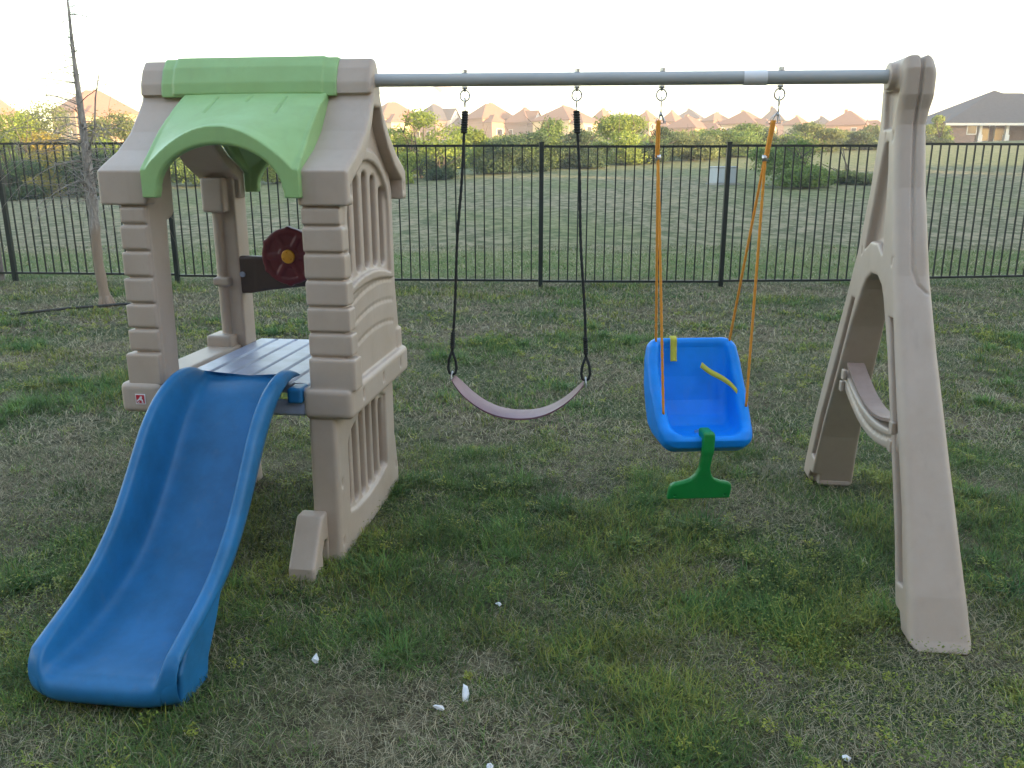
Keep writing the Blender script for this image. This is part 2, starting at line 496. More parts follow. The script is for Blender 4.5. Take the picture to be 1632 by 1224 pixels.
def side_wall():
    g = Grid((-1.17, 2.80, 0.0), (-0.955, 3.80, 1.79), 0.0060)
    # lower wall
    low = [(2.865, -0.02), (2.885, 0.60), (3.70, 0.60), (3.70, 0.30), (3.745, 0.08), (3.745, -0.02)]
    F = sd_prism(g, low, 0, -1.155, -1.045, 0.018)
    # lower slotted window: a shallow tray with five deep slots between bars
    tray = [(3.01, .155), (3.10, .135), (3.27, .128), (3.44, .14), (3.55, .165), (3.56, .50), (3.47, .535), (3.33, .545), (3.17, .525), (3.03, .475)]
    F = sub(F, sd_prism(g, tray, 0, -1.060, -0.9, 0.012), 0.008)
    for k in range(6):
        v = 3.045 + 0.094 * k
        zt = np.interp(v, [3.0, 3.17, 3.33, 3.47, 3.56], [.44, .505, .525, .515, .47])
        F = sub(F, sd_box(g, (-1.115, v - .030, .175 - .03 * math.sin((k + .5) / 6 * math.pi)), (-0.9, v + .030, zt), 0.022), 0.012)
    # belt
    F = uni(F, sd_box(g, (-1.165, 2.868, .585), (-0.972, 3.715, .705), 0.022), 0.006)
    for v in (3.02, 3.30, 3.58):
        F = sub(F, sd_cap(g, (-0.970, v, .638), (-0.970, v, .662), 0.012), 0.004)
    for v, z in ((2.925, .30), (3.70, .27), (2.91, .06), (3.70, .10)):
        F = sub(F, sd_cap(g, (-1.043, v, z), (-1.043, v, z + .02), 0.011), 0.004)
    # upper wall
    up = [(2.93, .68), (2.93, 1.42), (3.02, 1.53), (3.30, 1.77), (3.58, 1.53), (3.64, 1.42), (3.645, 1.0), (3.68, .80), (3.69, .68)]
    F = uni(F, sd_prism(g, up, 0, -1.125, -1.002, 0.012), 0.008)
    F = uni(F, sd_box(g, (-1.11, 3.62, .69), (-0.994, 3.70, .80), 0.012), 0.01)
    # arched raised window surround with slots
    def arch(dv, zt, zb):
        P = [(3.26 - dv, zb)]
        for i in range(13):
            a = math.pi * (1 - i / 12)
            P.append((3.26 + dv * math.cos(a), 1.33 + (zt - 1.33) * math.sin(a)))
        P.append((3.26 + dv, zb))
        for i in range(7):
            q = 1 - i / 6 * 2
            P.append((3.26 + dv * q * .98, zb + .035 * (1 - q * q)))
        return P
    F = uni(F, sd_prism(g, arch(.325, 1.585, 1.03), 0, -1.06, -0.990, 0.010), 0.008)
    F = sub(F, sd_prism(g, arch(.282, 1.54, 1.07), 0, -1.008, -0.9, 0.010), 0.008)
    for k in range(5):
        v = 3.035 + .1125 * k
        zt = 1.325 + .17 * math.sqrt(max(0, 1 - ((v - 3.26) / .29) ** 2))
        F = sub(F, sd_box(g, (-1.075, v - .034, 1.10 + .02 * math.sin((k + .5) / 5 * math.pi)), (-0.9, v + .034, zt), 0.026), 0.012)
    # curved board lines
    for z0, z1 in ((1.00, 1.03), (.915, .94), (.825, .843)):
        for i in range(12):
            q0 = i / 12; q1 = (i + 1) / 12
            zz = lambda q: z0 + (z1 - z0) * q + .030 * (1 - (2 * q - 1) ** 2)
            F = sub(F, sd_cap(g, (-0.999, 2.985 + .60 * q0, zz(q0)), (-0.999, 2.985 + .60 * q1, zz(q1)), .0075), 0.006)
    # front corner blocks
    F = uni(F, sd_box(g, (-1.135, 2.904, .69), (-0.997, 3.0, 1.40), .008), 0.004)
    F = quoins(g, -1.138, -0.994, F)
    return snet('side_wall', g, F)
play.part('side_wall', side_wall(), M_TAN)

# --- left side: front post, rear post, ledge, lower wall
def front_post():
    g = Grid((-1.92, 2.86, .58), (-1.68, 3.14, 1.56), 0.0055)
    F = sd_prism(g, [(2.904, .66), (2.904, 1.40), (2.96, 1.475), (3.095, 1.545), (3.086, 1.345), (3.066, 1.325), (3.03, 1.315), (3.023, 1.2), (3.015, .95), (3.007, .66)], 0, -1.835, -1.725, 0.008)
    F = quoins(g, -1.735, -1.835, F)
    return snet('corner_post', g, F)
play.part('corner_post', front_post(), M_TAN)

def rear_post():
    g = Grid((-1.99, 3.28, .68), (-1.68, 3.80, 1.70), 0.006)
    F = sd_box(g, (-1.800, 3.63, .68), (-1.735, 3.75, 1.60), 0.010)
    F = uni(F, sd_cap(g, (-1.822, 3.63, .70), (-1.822, 3.63, 1.42), .024), 0.008)
    F = uni(F, sd_box(g, (-1.855, 3.59, .985), (-1.775, 3.66, 1.022), 0.008), 0.004)
    F = uni(F, sd_box(g, (-1.866, 3.575, 1.318), (-1.762, 3.74, 1.47), 0.010), 0.003)
    F = uni(F, sd_box(g, (-1.898, 3.56, .69), (-1.775, 3.70, .755), 0.012), 0.006)
    return snet('rear_post', g, F)
play.part('rear_post', rear_post(), M_TAN)

def left_base():
    g = Grid((-2.12, 2.80, 0), (-1.66, 3.80, .74), 0.007)
    F = sd_prism(g, [(2.88, -.02), (2.90, .62), (3.70, .62), (3.73, -.02)], 0, -1.835, -1.745, 0.02)
    F = sub(F, sd_prism(g, [(3.03, .10), (3.05, .50), (3.55, .50), (3.57, .10)], 0, -2, -1.6, 0.03), 0.01)
    F = uni(F, sd_box(g, (-2.09, 3.02, -.02), (-1.80, 3.58, .12), .03), 0.03)
    F = uni(F, sd_box(g, (-1.905, 2.868, .585), (-1.735, 3.72, .705), 0.022), 0.008)
    F = sub(F, sd_box(g, (-1.76, 2.99, .685), (-1.70, 3.80, .75), .006), 0.006)
    return snet('side_base', g, F)
side_base = play.part('side_base', left_base(), M_TAN)

# maker's sticker: red square, white border, white stepped emblem
def quadstrip(name, P, v):
    return mesh_np(name, [(a, v, b) for a, b in P], [list(range(len(P)))], False)
cu, cz, hs = -1.820, .642, .020
st = MB(); st.box((cu - hs, 2.8655, cz - hs), (cu + hs, 2.8680, cz + hs))
sticker = play.part('maker_sticker', st.mesh('maker_sticker'), M_WHITE, side_base)
st = MB(); k = hs * .84
st.box((cu - k, 2.8645, cz - k), (cu + k, 2.8657, cz + k))
def slab(mb, P, v0, v1):
    n = len(P); V = [(a, v0, b) for a, b in P] + [(a, v1, b) for a, b in P]
    for i in range(1, n - 1):
        mb.add([V[0], V[i], V[i + 1]], T=[(0, 1, 2)])
    mb.add(V, Q=[(i, (i + 1) % n, n + (i + 1) % n, n + i) for i in range(n)])
play.part('sticker_field', st.mesh('sticker_field'), M_LOGORED, side_base)
st = MB()
for P in ([(-.015, -.006), (-.002, .006), (.001, .003), (-.012, -.010)], [(-.002, .010), (.003, .010), (.012, -.008), (.007, -.010)],
          [(-.004, .006), (.004, .006), (.003, -.004), (-.003, -.004)], [(-.013, -.014), (-.005, -.009), (-.004, -.012), (-.012, -.016)], [(.003, .013), (.009, .009), (.007, .006), (.002, .009)], [(.007, -.010), (.014, -.014), (.012, -.016), (.004, -.012)]):
    slab(st, [(cu + a, cz + b) for a, b in P], 2.8635, 2.8648)
play.part('sticker_emblem', st.mesh('sticker_emblem'), M_WHITE, side_base)

# --- deck
def deck():
    g = Grid((-1.76, 2.86, .57), (-1.13, 3.84, .72), 0.006)
    F = sd_box(g, (-1.742, 2.882, .590), (-1.158, 3.80, .702), 0.016)
    for k in range(1, 6):
        u = -1.742 + k * .0985
        F = sub(F, sd_box(g, (u - .0055, 2.90, .693), (u + .0055, 3.78, .73), .004), .005)
    F = sub(F, sd_box(g, (-1.68, 2.90, .50), (-1.22, 3.75, .66), .01), .01)
    F = sub(F, sd_box(g, (-1.66, 2.80, .655), (-1.19, 2.955, .75), .008), .008)
    return snet('deck', g, F)
play.part('deck', deck(), M_DECK)

# --- green roof: ridge cap, front awning, rear awning
def ridge_cap():
    g = Grid((-1.82, 3.20, 1.76), (-1.06, 3.40, 1.96), 0.005)
    P = mir_poly([(3.218, 1.779), (3.225, 1.83), (3.248, 1.886), (3.280, 1.926)])
    F = sd_prism(g, P, 0, -1.808, -1.092, 0.008)
    P = mir_poly([(3.213, 1.788), (3.219, 1.832), (3.243, 1.891), (3.277, 1.931)])
    F = uni(F, sd_prism(g, P, 0, -1.755, -1.145, 0.008), .006)
    F = sub(F, sd_prism(g, mir_poly([(3.25, 1.70), (3.255, 1.83), (3.275, 1.88)]), 0, -2, -1, .004), .004)
    return snet('ridge_cap', g, F)
play.part('ridge_cap', ridge_cap(), M_GREEN)

def awning(mirv):
    g = Grid((-1.76, 2.82, 1.38), (-1.08, 3.28, 1.83), 0.0055)
    X, Y, Z = g.x, g.y, g.z
    uc = -1.418
    q = np.clip(np.abs(X - uc) / .275, 0, 1.3)
    # side and middle slope profiles
    vs = np.array([2.80, 2.852, 2.90, 3.0, 3.12, 3.20, 3.245, 3.30])
    zs = np.array([1.47, 1.508, 1.552, 1.645, 1.735, 1.783, 1.806, 1.83])
    zm = np.array([1.650, 1.657, 1.667, 1.701, 1.754, 1.788, 1.806, 1.83])
    gz = np.interp(Y, [a_ for a_, b2 in ROOF[1:]], [b2 for a_, b2 in ROOF[1:]])
    A = np.interp(Y, vs, zs); B = np.interp(Y, vs, zm)
    wgt = np.clip(1 - q, 0, 1); wgt = np.sin(wgt * np.pi / 2) ** 0.85
    T = A + (B - A) * wgt
    # side edges run slightly outwards towards the ridge
    hw = np.interp(Y, [2.85, 3.25], [.300, .292])
    side = np.abs(X - uc) - hw
    F = np.maximum(np.maximum((Z - T) * .72, side), 2.850 - Y)
    F = np.maximum(F, Y - 3.25)
    # opening under the arch, swept back
    ar = 1.588 - .165 * (1 - np.sqrt(np.clip(1 - (np.abs(X - uc) / .236) ** 2, 0, 1)))
    inside = np.maximum((Z - ar) * .8, np.abs(X - uc) - .238)
    low = np.maximum(F, np.where(Y < 2.90, 1.402, np.maximum(1.402, gz - .02)) - Z)
    # hollow: the shell is about 3 cm thick, the front face 4 cm deep
    holl = np.maximum((Z - (T - .05)) * .72, side + .03)
    holl = np.maximum(holl, 2.895 - Y)
    F = inter(low, low, .012)
    F = sub(F, inside, .010)
    F = sub(F, holl, .012)
    for du in (-.135, .0, .14):
        z0, z1 = (3.05, 3.19) if du else (3.13, 3.19)
        F = sub(F, np.maximum(np.abs(X - uc - du - (Y - 3.19) * -.05) - .0045, np.maximum(np.maximum(-(Z - T + .012), z0 - Y), Y - z1)), .002)
    me = snet('awning', g, F)
    if mirv: mirror_v(me)
    return me
play.part('awning', awning(False), M_GREEN)
play.part('awning', awning(True), M_GREEN)

# --- steering panel and wheel
def steer_panel():
    g = Grid((-1.82, 3.60, .92), (-1.08, 3.72, 1.15), 0.005)
    P = [(-1.79, .945), (-1.79, 1.118), (-1.10, 1.118), (-1.10, .975), (-1.3, .985), (-1.45, .98), (-1.6, .962), (-1.7, .945)]
    F = sd_prism(g, P, 1, 3.635, 3.685, .012)
    return snet('steering_panel', g, F)
panel = play.part('steering_panel', steer_panel(), M_BROWN)
b_ = MB()
V, Q, T = tube_arrays([(-1.725, 3.628, 1.035), (-1.725, 3.637, 1.035)], [.013, .013], 16); b_.add(V, Q, T)
play.part('bolt_cap', b_.mesh('bolt_cap', False), M_DECK, panel)
def wheel():
    g = Grid((-1.66, 3.56, .95), (-1.30, 3.65, 1.30), 0.005)
    du, dz = g.x + 1.478, g.z - 1.124
    rr = np.sqrt(du ** 2 + dz ** 2); an = np.arctan2(dz, du)
    d2 = rr - (.128 + .008 * np.maximum(0, np.cos(6 * (an - .52))) ** 8)
    w_ = np.abs(g.y - 3.605) - .022
    r = .01
    F = np.minimum(np.maximum(d2 + r, w_ + r), 0) + np.sqrt(np.maximum(d2 + r, 0) ** 2 + np.maximum(w_ + r, 0) ** 2) - r
    dish = np.maximum(np.maximum(rr - .098, .050 - rr), g.y - 3.587)
    spoke = np.minimum(np.minimum(np.abs(dz), np.abs(dz * .5 + du * .866)), np.abs(dz * .5 - du * .866)) - .014
    F = sub(F, np.maximum(dish, -spoke), .008)
    return snet('steering_wheel', g, F)
wh = play.part('steering_wheel', wheel(), M_RED, panel)
def hub():
    g = Grid((-1.52, 3.56, 1.08), (-1.43, 3.61, 1.17), .003)
    rr = np.sqrt((g.x + 1.478) ** 2 + (g.z - 1.124) ** 2)
    F = np.maximum(rr - .031, np.abs(g.y - 3.585) - .012 + rr * .1)
    for a in (1.6, 3.7, 5.8):
        F = sub(F, sd_cap(g, (-1.478 + .019 * math.cos(a), 3.55, 1.124 + .019 * math.sin(a)), (-1.478 + .019 * math.cos(a), 3.577, 1.124 + .019 * math.sin(a)), .003), .002)
    return snet('wheel_hub', g, F)
play.part('wheel_hub', hub(), M_YELLOW, panel)

# --- slide
def slide():
    bed = np.array([(2.985, .712), (2.93, .705), (2.86, .668), (2.78, .605), (2.70, .520), (2.60, .400), (2.50, .295), (2.38, .200), (2.25, .145), (2.11, .110), (2.02, .098), (1.95, .096), (1.90, .098)])
    rim = np.array([(2.955, .742), (2.915, .775), (2.86, .787), (2.76, .775), (2.655, .738), (2.545, .655), (2.45, .535), (2.33, .395), (2.19, .290), (2.07, .235), (1.98, .205), (1.93, .188), (1.912, .176)])
    def dens(P, n=84):
        s_ = np.concatenate([[0], np.cumsum(np.linalg.norm(np.diff(P, axis=0), axis=1))]); s_ /= s_[-1]
        tt = np.linspace(0, 1, n)
        a = np.stack([np.interp(tt, s_, P[:, 0]), np.interp(tt, s_, P[:, 1])], 1)
        for _ in range(26):
            b2 = a.copy(); b2[1:-1] = (a[:-2] + 2 * a[1:-1] + a[2:]) / 4; a = b2
        return a
    B = dens(bed); Rm = dens(rim)
    UP = Rm - B
    B = B + UP * .13; UP = UP * .87
    # the bed rolls over into the lip while the rims die away in blunt ends
    curl = np.array([(1.888, .1005), (1.874, .098), (1.862, .090), (1.855, .077), (1.854, .060), (1.859, .042), (1.870, .027), (1.890, .020)])
    fade = [.97, .86, .66, .42, .22, .10, .04, .0]
    B = np.concatenate([B, curl]); UP = np.concatenate([UP, [UP[-1] * f_ for f_ in fade]])
    N = len(B); n0 = N - len(curl)
    T_ = np.gradient(B, axis=0); T_ /= np.linalg.norm(T_, axis=1)[:, None]
    Nn = np.stack([T_[:, 1], -T_[:, 0]], 1)          # perpendicular to the bed
    Nn[Nn[:, 1] < 0] *= 1
    uc = -1.418
    prof = [(0, 0), (.06, 0), (.112, 0), (.136, .01), (.151, .06), (.160, .20), (.166, .45), (.170, .72), (.174, .90), (.180, .985), (.192, 1.0), (.206, .985), (.215, .90), (.218, .72), (.215, .60), (.203, .50), (.185, .30), (.170, .0)]
    under = [(.155, -.018), (.10, -.022), (0, -.022)]
    V = []
    for i in range(N):
        flare = 0.012 * min(1, i / n0)
        corner = 0.0
        if i >= n0: corner = .05 * ((i - n0 + 1) / len(curl)) ** 1.5
        half = []
        for du, fr in prof:
            p = B[i] + UP[i] * fr
            back = 0.0
            if i >= n0: back = .045 * max(0, (du - .09) / .13) ** 2 * ((i - n0 + 1) / len(curl)) ** .6
            half.append(((du + (flare if du > .1 else flare * du / .1)) * (1 - corner * .5), p[0] + back, p[1]))
        for du, off in under:
            p = B[i] + (np.array([.012, -.022]) if i < n0 else np.array([.022, .004])) * (off / -.022)
            half.append(((du + (flare if du > .1 else 0)) * (1 - corner * .5), p[0] + (.02 if i >= n0 else 0), p[1]))
        left = [(-a, b2, c) for a, b2, c in half[1:-1]]
        ringp = half + left[::-1]
        V += [(uc + a, b2, c) for a, b2, c in ringp]
    n = len(ringp)
    F = []
    for i in range(N - 1):
        for j in range(n):
            F.append((i * n + j, i * n + (j + 1) % n, (i + 1) * n + (j + 1) % n, (i + 1) * n + j))
    VV = np.array(V)
    VV = np.concatenate([VV, [VV[:n].mean(0)], [VV[-n:].mean(0)]])
    T = []
    for j in range(n):
        T.append((N * n, (j + 1) % n, j)); T.append((N * n + 1, (N - 1) * n + j, (N - 1) * n + (j + 1) % n))
    me = mesh_np('slide', VV, [np.array(F), np.array(T)])
    me.flip_normals()
    return me
sl = play.part('slide', slide(), M_SLIDE)
md = sl.modifiers.new('round', 'SUBSURF'); md.levels = 1; md.render_levels = 1
def slide_foot():
    g = Grid((-1.66, 1.84, 0), (-1.16, 2.22, .26), .006)
    F = sd_prism(g, [(1.925, -.03), (1.935, .10), (1.99, .165), (2.10, .215), (2.24, .27), (2.17, .15), (2.10, .06), (2.075, -.03)], 0, -1.634, -1.204, .010)
    F = sub(F, sd_prism(g, [(1.80, .078), (1.99, .068), (2.11, .078), (2.25, .118), (2.38, .18), (2.3, .5), (1.8, .5)], 0, -1.617, -1.221, .004), .004)
    return snet('slide_foot', g, F)
play.part('slide_foot', slide_foot(), M_SLIDE, sl)
def slide_hook(mir):
    g = Grid((-1.24, 2.84, .60), (-1.13, 3.0, .74), .005)
    F = sd_box(g, (-1.225, 2.862, .645), (-1.165, 2.95, .705), .010)
    me = snet('slide_hook', g, F)
    if mir: mirror_u(me, -1.418)
    return me
for mr in (0, 1): play.part('slide_hook', slide_hook(mr), M_SLIDE, sl)

# --- foot braces in front of the lower walls
def brace(mir):
    g = Grid((-1.22, 2.66, 0), (-1.07, 2.90, .24), .005)
    F = sd_prism(g, [(2.695, -.03), (2.700, .045), (2.815, .212), (2.875, .212), (2.875, -.03)], 0, -1.200, -1.095, .012)
    F = sub(F, sd_prism(g, [(2.80, -.05), (2.80, .07), (2.825, .105), (2.845, .105), (2.86, .09), (2.86, -.05)], 0, -1.3, -1.0, .01), .006)
    me = snet('foot_brace', g, F)
    if mir: mirror_u(me)
    return me
for mr in (0, 1): play.part('foot_brace', brace(mr), M_TAN)

# --- steel beam with eye bolts and a paper label
ZB = 1.840
def zb(u): return ZB - .006 * (u + .98)
b_ = MB(); b_.tube([(-1.02, VC, zb(-1.02)), (1.0, VC, zb(1.0))], .0245, 32)
beam = play.part('swing_beam', b_.mesh('swing_beam', True), M_STEEL)
mdf = beam.modifiers.new('edge', 'EDGE_SPLIT')
HOOKS = [-.606, -.175, .142, .571]
for u in HOOKS:
    z = zb(u)
    b_ = MB(); b_.tube([(u, VC, z + .024), (u, VC, z + .036)], .011, 6)
    play.part('bolt_nut', b_.mesh('bolt_nut', False), M_ZINC, beam)
    b_ = MB()
    b_.tube([(u, VC, z - .026), (u, VC, z - .034), (u, VC, z - .0345), (u, VC, z - .044)], [.011, .011, .004, .004], 8)
    b_.tube(ring((u, VC, z - .058), .0185, 0, 1, 20, 1.1), .0032, 6)
    play.part('eye_bolt', b_.mesh('eye_bolt', True), M_ZINC, beam)
b_ = MB(); a = np.linspace(R(105), R(290), 14); V = []
for u in (.437, .521):
    for t_ in a: V.append((u, VC + .0267 * math.cos(t_), zb(u) + .0267 * math.sin(t_)))
b_.add(V, Q=[(i, i + 1, 14 + i + 1, 14 + i) for i in range(13)])
play.part('beam_label', b_.mesh('beam_label', True), M_WHITE, beam)

# --- A frame leg
def a_frame():
    g = Grid((.935, 2.45, 0), (1.18, 4.15, 1.91), 0.0050)
    P = [(2.488, .004), (2.507, .035), (2.56, .16), (2.695, .43), (2.935, .89), (3.06, 1.14), (3.17, 1.44), (3.225, 1.66), (3.224, 1.71), (3.210, 1.76), (3.210, 1.85), (3.228, 1.893)]
    P = P + [(3.425, 1.893), (3.458, 1.85), (3.458, 1.77), (3.445, 1.66), (3.485, 1.43), (3.570, 1.18), (3.690, .94), (3.842, .67), (4.00, .36), (4.115, .07), (4.13, .004)]
    zz = g.z
    uo = np.interp(zz, [0, .2, .5, .9, 1.15, 1.66, 1.75, 1.83, 1.92], [1.172, 1.155, 1.133, 1.108, 1.097, 1.078, 1.090, 1.090, 1.068])
    d2 = sd_poly(P, g.y, g.z)
    r = .030
    d2 = d2 + 0 * r
    w_ = np.maximum(.972 - g.x, g.x - uo)
    F = np.minimum(np.maximum(d2 + r, w_ + r), 0) + np.sqrt(np.maximum(d2 + r, 0) ** 2 + np.maximum(w_ + r, 0) ** 2) - r
    arch = mir_poly([(2.66, -.10), (2.655, .03), (2.76, .29), (2.905, .58), (3.055, .87), (3.16, 1.04), (3.20, 1.085), (3.26, 1.115)])
    F = sub(F, sd_prism(g, arch, 0, .8, 1.4, .006), .012)
    # inner-face channels down the legs, leaf-shaped recess and screw holes
    for s_ in (-1, 1):
        fv = lambda v: VC + s_ * (VC - v) * -1
        ch = [(2.625, .16), (2.72, .39), (2.88, .69), (3.03, .99), (3.075, .99), (2.935, .69), (2.77, .36), (2.68, .15)]
        if s_ > 0: ch = [(2 * VC - a_, b2) for a_, b2 in ch]
        F = sub(F, sd_prism(g, ch, 0, .90, 1.015, .008), .01)
        nt_ = [(2.60, -.1), (2.60, .035), (2.625, .07), (2.665, .07), (2.70, .035), (2.70, -.1)]
        if s_ > 0: nt_ = [(2 * VC - a_, b2) for a_, b2 in nt_]
        F = sub(F, sd_prism(g, nt_, 0, .90, 1.01, .008), .008)
    leaf = [(3.23, 1.20), (3.275, 1.50), (3.305, 1.60), (3.345, 1.60), (3.375, 1.50), (3.455, 1.20), (3.385, 1.235), (3.295, 1.235)]
    F = sub(F, sd_prism(g, leaf, 0, .90, 1.01, .012), .012)
    F = sub(F, sd_prism(g, [(3.285, 1.65), (3.245, 1.78), (3.405, 1.78), (3.375, 1.65)], 0, .90, .995, .012), .012)
    for v, z in ((3.49, 1.18), (3.11, 1.175), (3.255, 1.61), (3.345, 1.61)):
        F = sub(F, sd_cap(g, (.966, v, z), (.966, v, z + .02), .011), .004)
    # seam down the outward faces, curling out at the bottom
    um = 1.035
    for s_ in (-1,):
        prof = [(2.93, .89), (3.055, 1.14), (3.167, 1.44), (3.225, 1.66), (3.224, 1.71), (3.210, 1.76), (3.210, 1.85), (3.232, 1.90)]
        if s_ > 0: prof = [(2 * VC - a_, b2) for a_, b2 in prof]
        seam = [(1.10, prof[0][0] + -s_ * -.095 * 1, 1.075), (1.075, None, 1.085), (1.052, None, 1.105), (um, None, 1.15)]
        def onp(z):
            zs_ = [p[1] for p in prof]; return float(np.interp(z, zs_, [p[0] for p in prof]))
        pts = [(1.11, onp(1.075), 1.075), (1.075, onp(1.085), 1.085), (1.05, onp(1.11), 1.11), (um, onp(1.16), 1.16), (um, onp(1.44), 1.44), (um, onp(1.66), 1.66), (um, onp(1.71), 1.71), (um, onp(1.76), 1.76), (um, onp(1.85), 1.85), (um, onp(1.90), 1.90)]
        for i in range(len(pts) - 1):
            F = sub(F, sd_cap(g, pts[i], pts[i + 1], .0065), .002)
            ins_ = np.array([0, -s_ * -.006 * -1, 0.0])
            F = sub(F, sd_cap(g, np.array(pts[i]) + (0, -s_ * .007, 0), np.array(pts[i + 1]) + (0, -s_ * .007, 0), .0055), .002)
    F = sub(F, sd_cap(g, (um, 3.2, 1.896), (um, 3.4, 1.896), .010), .01)
    # collar round the beam
    dd = np.sqrt((g.y - VC) ** 2 + (g.z - zb(.97)) ** 2)
    F = uni(F, np.maximum(dd - .047, np.abs(g.x - .965) - .022), .012)
    F = np.maximum(F, -g.z - .0)
    return snet('a_frame', g, F)
af = play.part('a_frame', a_frame(), M_TAN)
def cross_brace():
    g = Grid((.95, 2.80, .46), (1.12, 3.72, .74), .006)
    P = []; n = 14
    for i in range(n + 1):
        q = i / n; v = 2.86 + .76 * q
        P.append((v, .620 + .05 * q - .065 * math.sin(q * math.pi)))
    for i in range(n, -1, -1):
        q = i / n; v = 2.86 + .76 * q
        P.append((v, .550 + .05 * q - .075 * math.sin(q * math.pi)))
    F = sd_prism(g, P, 0, .985, 1.075, .010)
    for i in range(n):
        q0, q1 = i / n, (i + 1) / n
        f = lambda q: (.982, 2.90 + .68 * q, .585 + .05 * q - .07 * math.sin(q * math.pi))
        F = sub(F, sd_cap(g, f(q0), f(q1), .010), .006)
    return snet('cross_brace', g, F)
cb = play.part('cross_brace', cross_brace(), M_TAN)
def brace_top():
    V = []; n = 24; th = .012
    for i in range(n + 1):
        q = i / n; v = 2.885 + .71 * q; z = .668 + .035 * q - .085 * math.sin(q * math.pi)
        for du, dz in ((.990, 0), (1.060, 0), (1.060, -th), (.990, -th)): V.append((du, v, z + dz))
    F = []
    for i in range(n):
        for j in range(4):
            F.append((4 * i + j, 4 * i + (j + 1) % 4, 4 * i + 4 + (j + 1) % 4, 4 * i + 4 + j))
    F += [(0, 3, 2, 1), (4 * n, 4 * n + 1, 4 * n + 2, 4 * n + 3)]
    return mesh_np('brace_strap', V, np.array(F), False)
play.part('brace_strap', brace_top(), M_STRAPBROWN, cb)
for v, z in ((3.575, .655), (3.59, .60), (2.91, .625), (2.905, .56)):
    b_ = MB(); b_.box((.968, v - .018, z - .022), (.984, v + .018, z + .022))
    pl_ = play.part('bracket_plate', b_.mesh('bracket_plate'), M_TAN, cb)
    mb_ = pl_.modifiers.new('bev', 'BEVEL'); mb_.width = .004; mb_.segments = 2

# ================================================================ SWINGS
def hook_chain(mb, u, ztop, zbot):
    """snap hook hanging in the eye bolt"""
    mb.tube(ring((u, VC, ztop), .011, 0, 0, 16, 1.5), .0026, 6)
    mb.tube([(u, VC, ztop - .014), (u + .001, VC, zbot)], .0026, 6)

# --- belt swing on black ropes
bs = Thing('belt_swing', (-.397, VC, 0.50))
tag(bs.root, 'mauve rubber belt swing hanging on two black ropes', 'swing')
ends = [(-.606, -.675, .668), (-.175, -.117, .660)]
def belt_seat():
    n = 40; V = []; wv = .066; th = .007
    for i in range(n + 1):
        q = -1 + 2 * i / n
        u = -.396 + .279 * q * (1 - .02 * q * q)
        z = .508 + .148 * abs(q) ** 2.25
        tap = 1 - .35 * max(0, (abs(q) - .8) / .2) ** 2
        for dv, dz in ((-wv, 0), (-wv * .5, .003), (0, .004), (wv * .5, .003), (wv, 0), (wv, -th), (-wv, -th)):
            V.append((u, VC + dv * tap, z + dz))
    k = 7; F = []
    for i in range(n):
        for j in range(k):
            F.append((k * i + j, k * i + (j + 1) % k, k * i + k + (j + 1) % k, k * i + k + j))
    F = np.array(F)
    T = np.array([(0, j, j + 1) for j in range(1, k - 1)] + [(k * n, k * n + j + 1, k * n + j) for j in range(1, k - 1)])
    me = mesh_np('seat', V, [F, T], True); return me
s_ = bs.part('seat', belt_seat(), M_BELT)
s_.modifiers.new('edge', 'EDGE_SPLIT').split_angle = R(50)
for u0, u1, z1 in ends:
    d_ = 1 if u1 > -.4 else -1
    b_ = MB()
    zt = zb(u0) - .125
    hook_chain(b_, u0, zb(u0) - .082, zt)
    bs.part('snap_hook', b_.mesh('snap_hook', True), M_ZINC)
    b_ = MB()
    pt = lambda t: np.array([u0 + (u1 - u0) * t, VC, zt + .01 + (z1 + .09 - zt) * t])
    # wrapped coil at the top
    for k in range(9):
        p = pt(.004 + k * .0095); b_.tube([p + (0, 0, .005), p, p - (0, 0, .005)], [.0105, .0138 + .001 * (k % 2), .0105], 10)
    ts = np.linspace(0.0, 1, 90)
    pts = np.array([pt(t) for t in ts]); pts[:, 0] += .0035 * np.sin(ts * 9) * ts * (1 - ts) * 4
    b_.tube(pts, .0058 + .0009 * np.sin(np.arange(90) * 2.1), 8)
    # wrapped coil and open loop at the bottom
    for k in range(8):
        p = pt(.918 + k * .009); b_.tube([p + (0, 0, .005), p, p - (0, 0, .005)], [.0075, .0103 + .001 * (k % 2), .0075], 10)
    e = pt(1.0)
    lp = [e + (-.002, 0, 0), e + (-.014, 0, -.035), e + (-.018, 0, -.070), e + (-.012, 0, -.092), e + (0, 0, -.098), e + (.012, 0, -.092), e + (.018, 0, -.070), e + (.014, 0, -.035), e + (.002, 0, 0)]
    b_.tube(lp, .0058, 8)
    bs.part('rope', b_.mesh('rope', True), M_BLACKROPE)
    b_ = MB()
    c = np.array([u1, VC, z1 - .004])
    tri = [c + (0, 0, .02), c + (-d_ * -.004, -.035, -.012), c + (0, .035, -.012), c + (0, 0, .02)]
    b_.tube(tri, .0035, 6)
    bs.part('seat_ring', b_.mesh('seat_ring', True), M_ZINC)

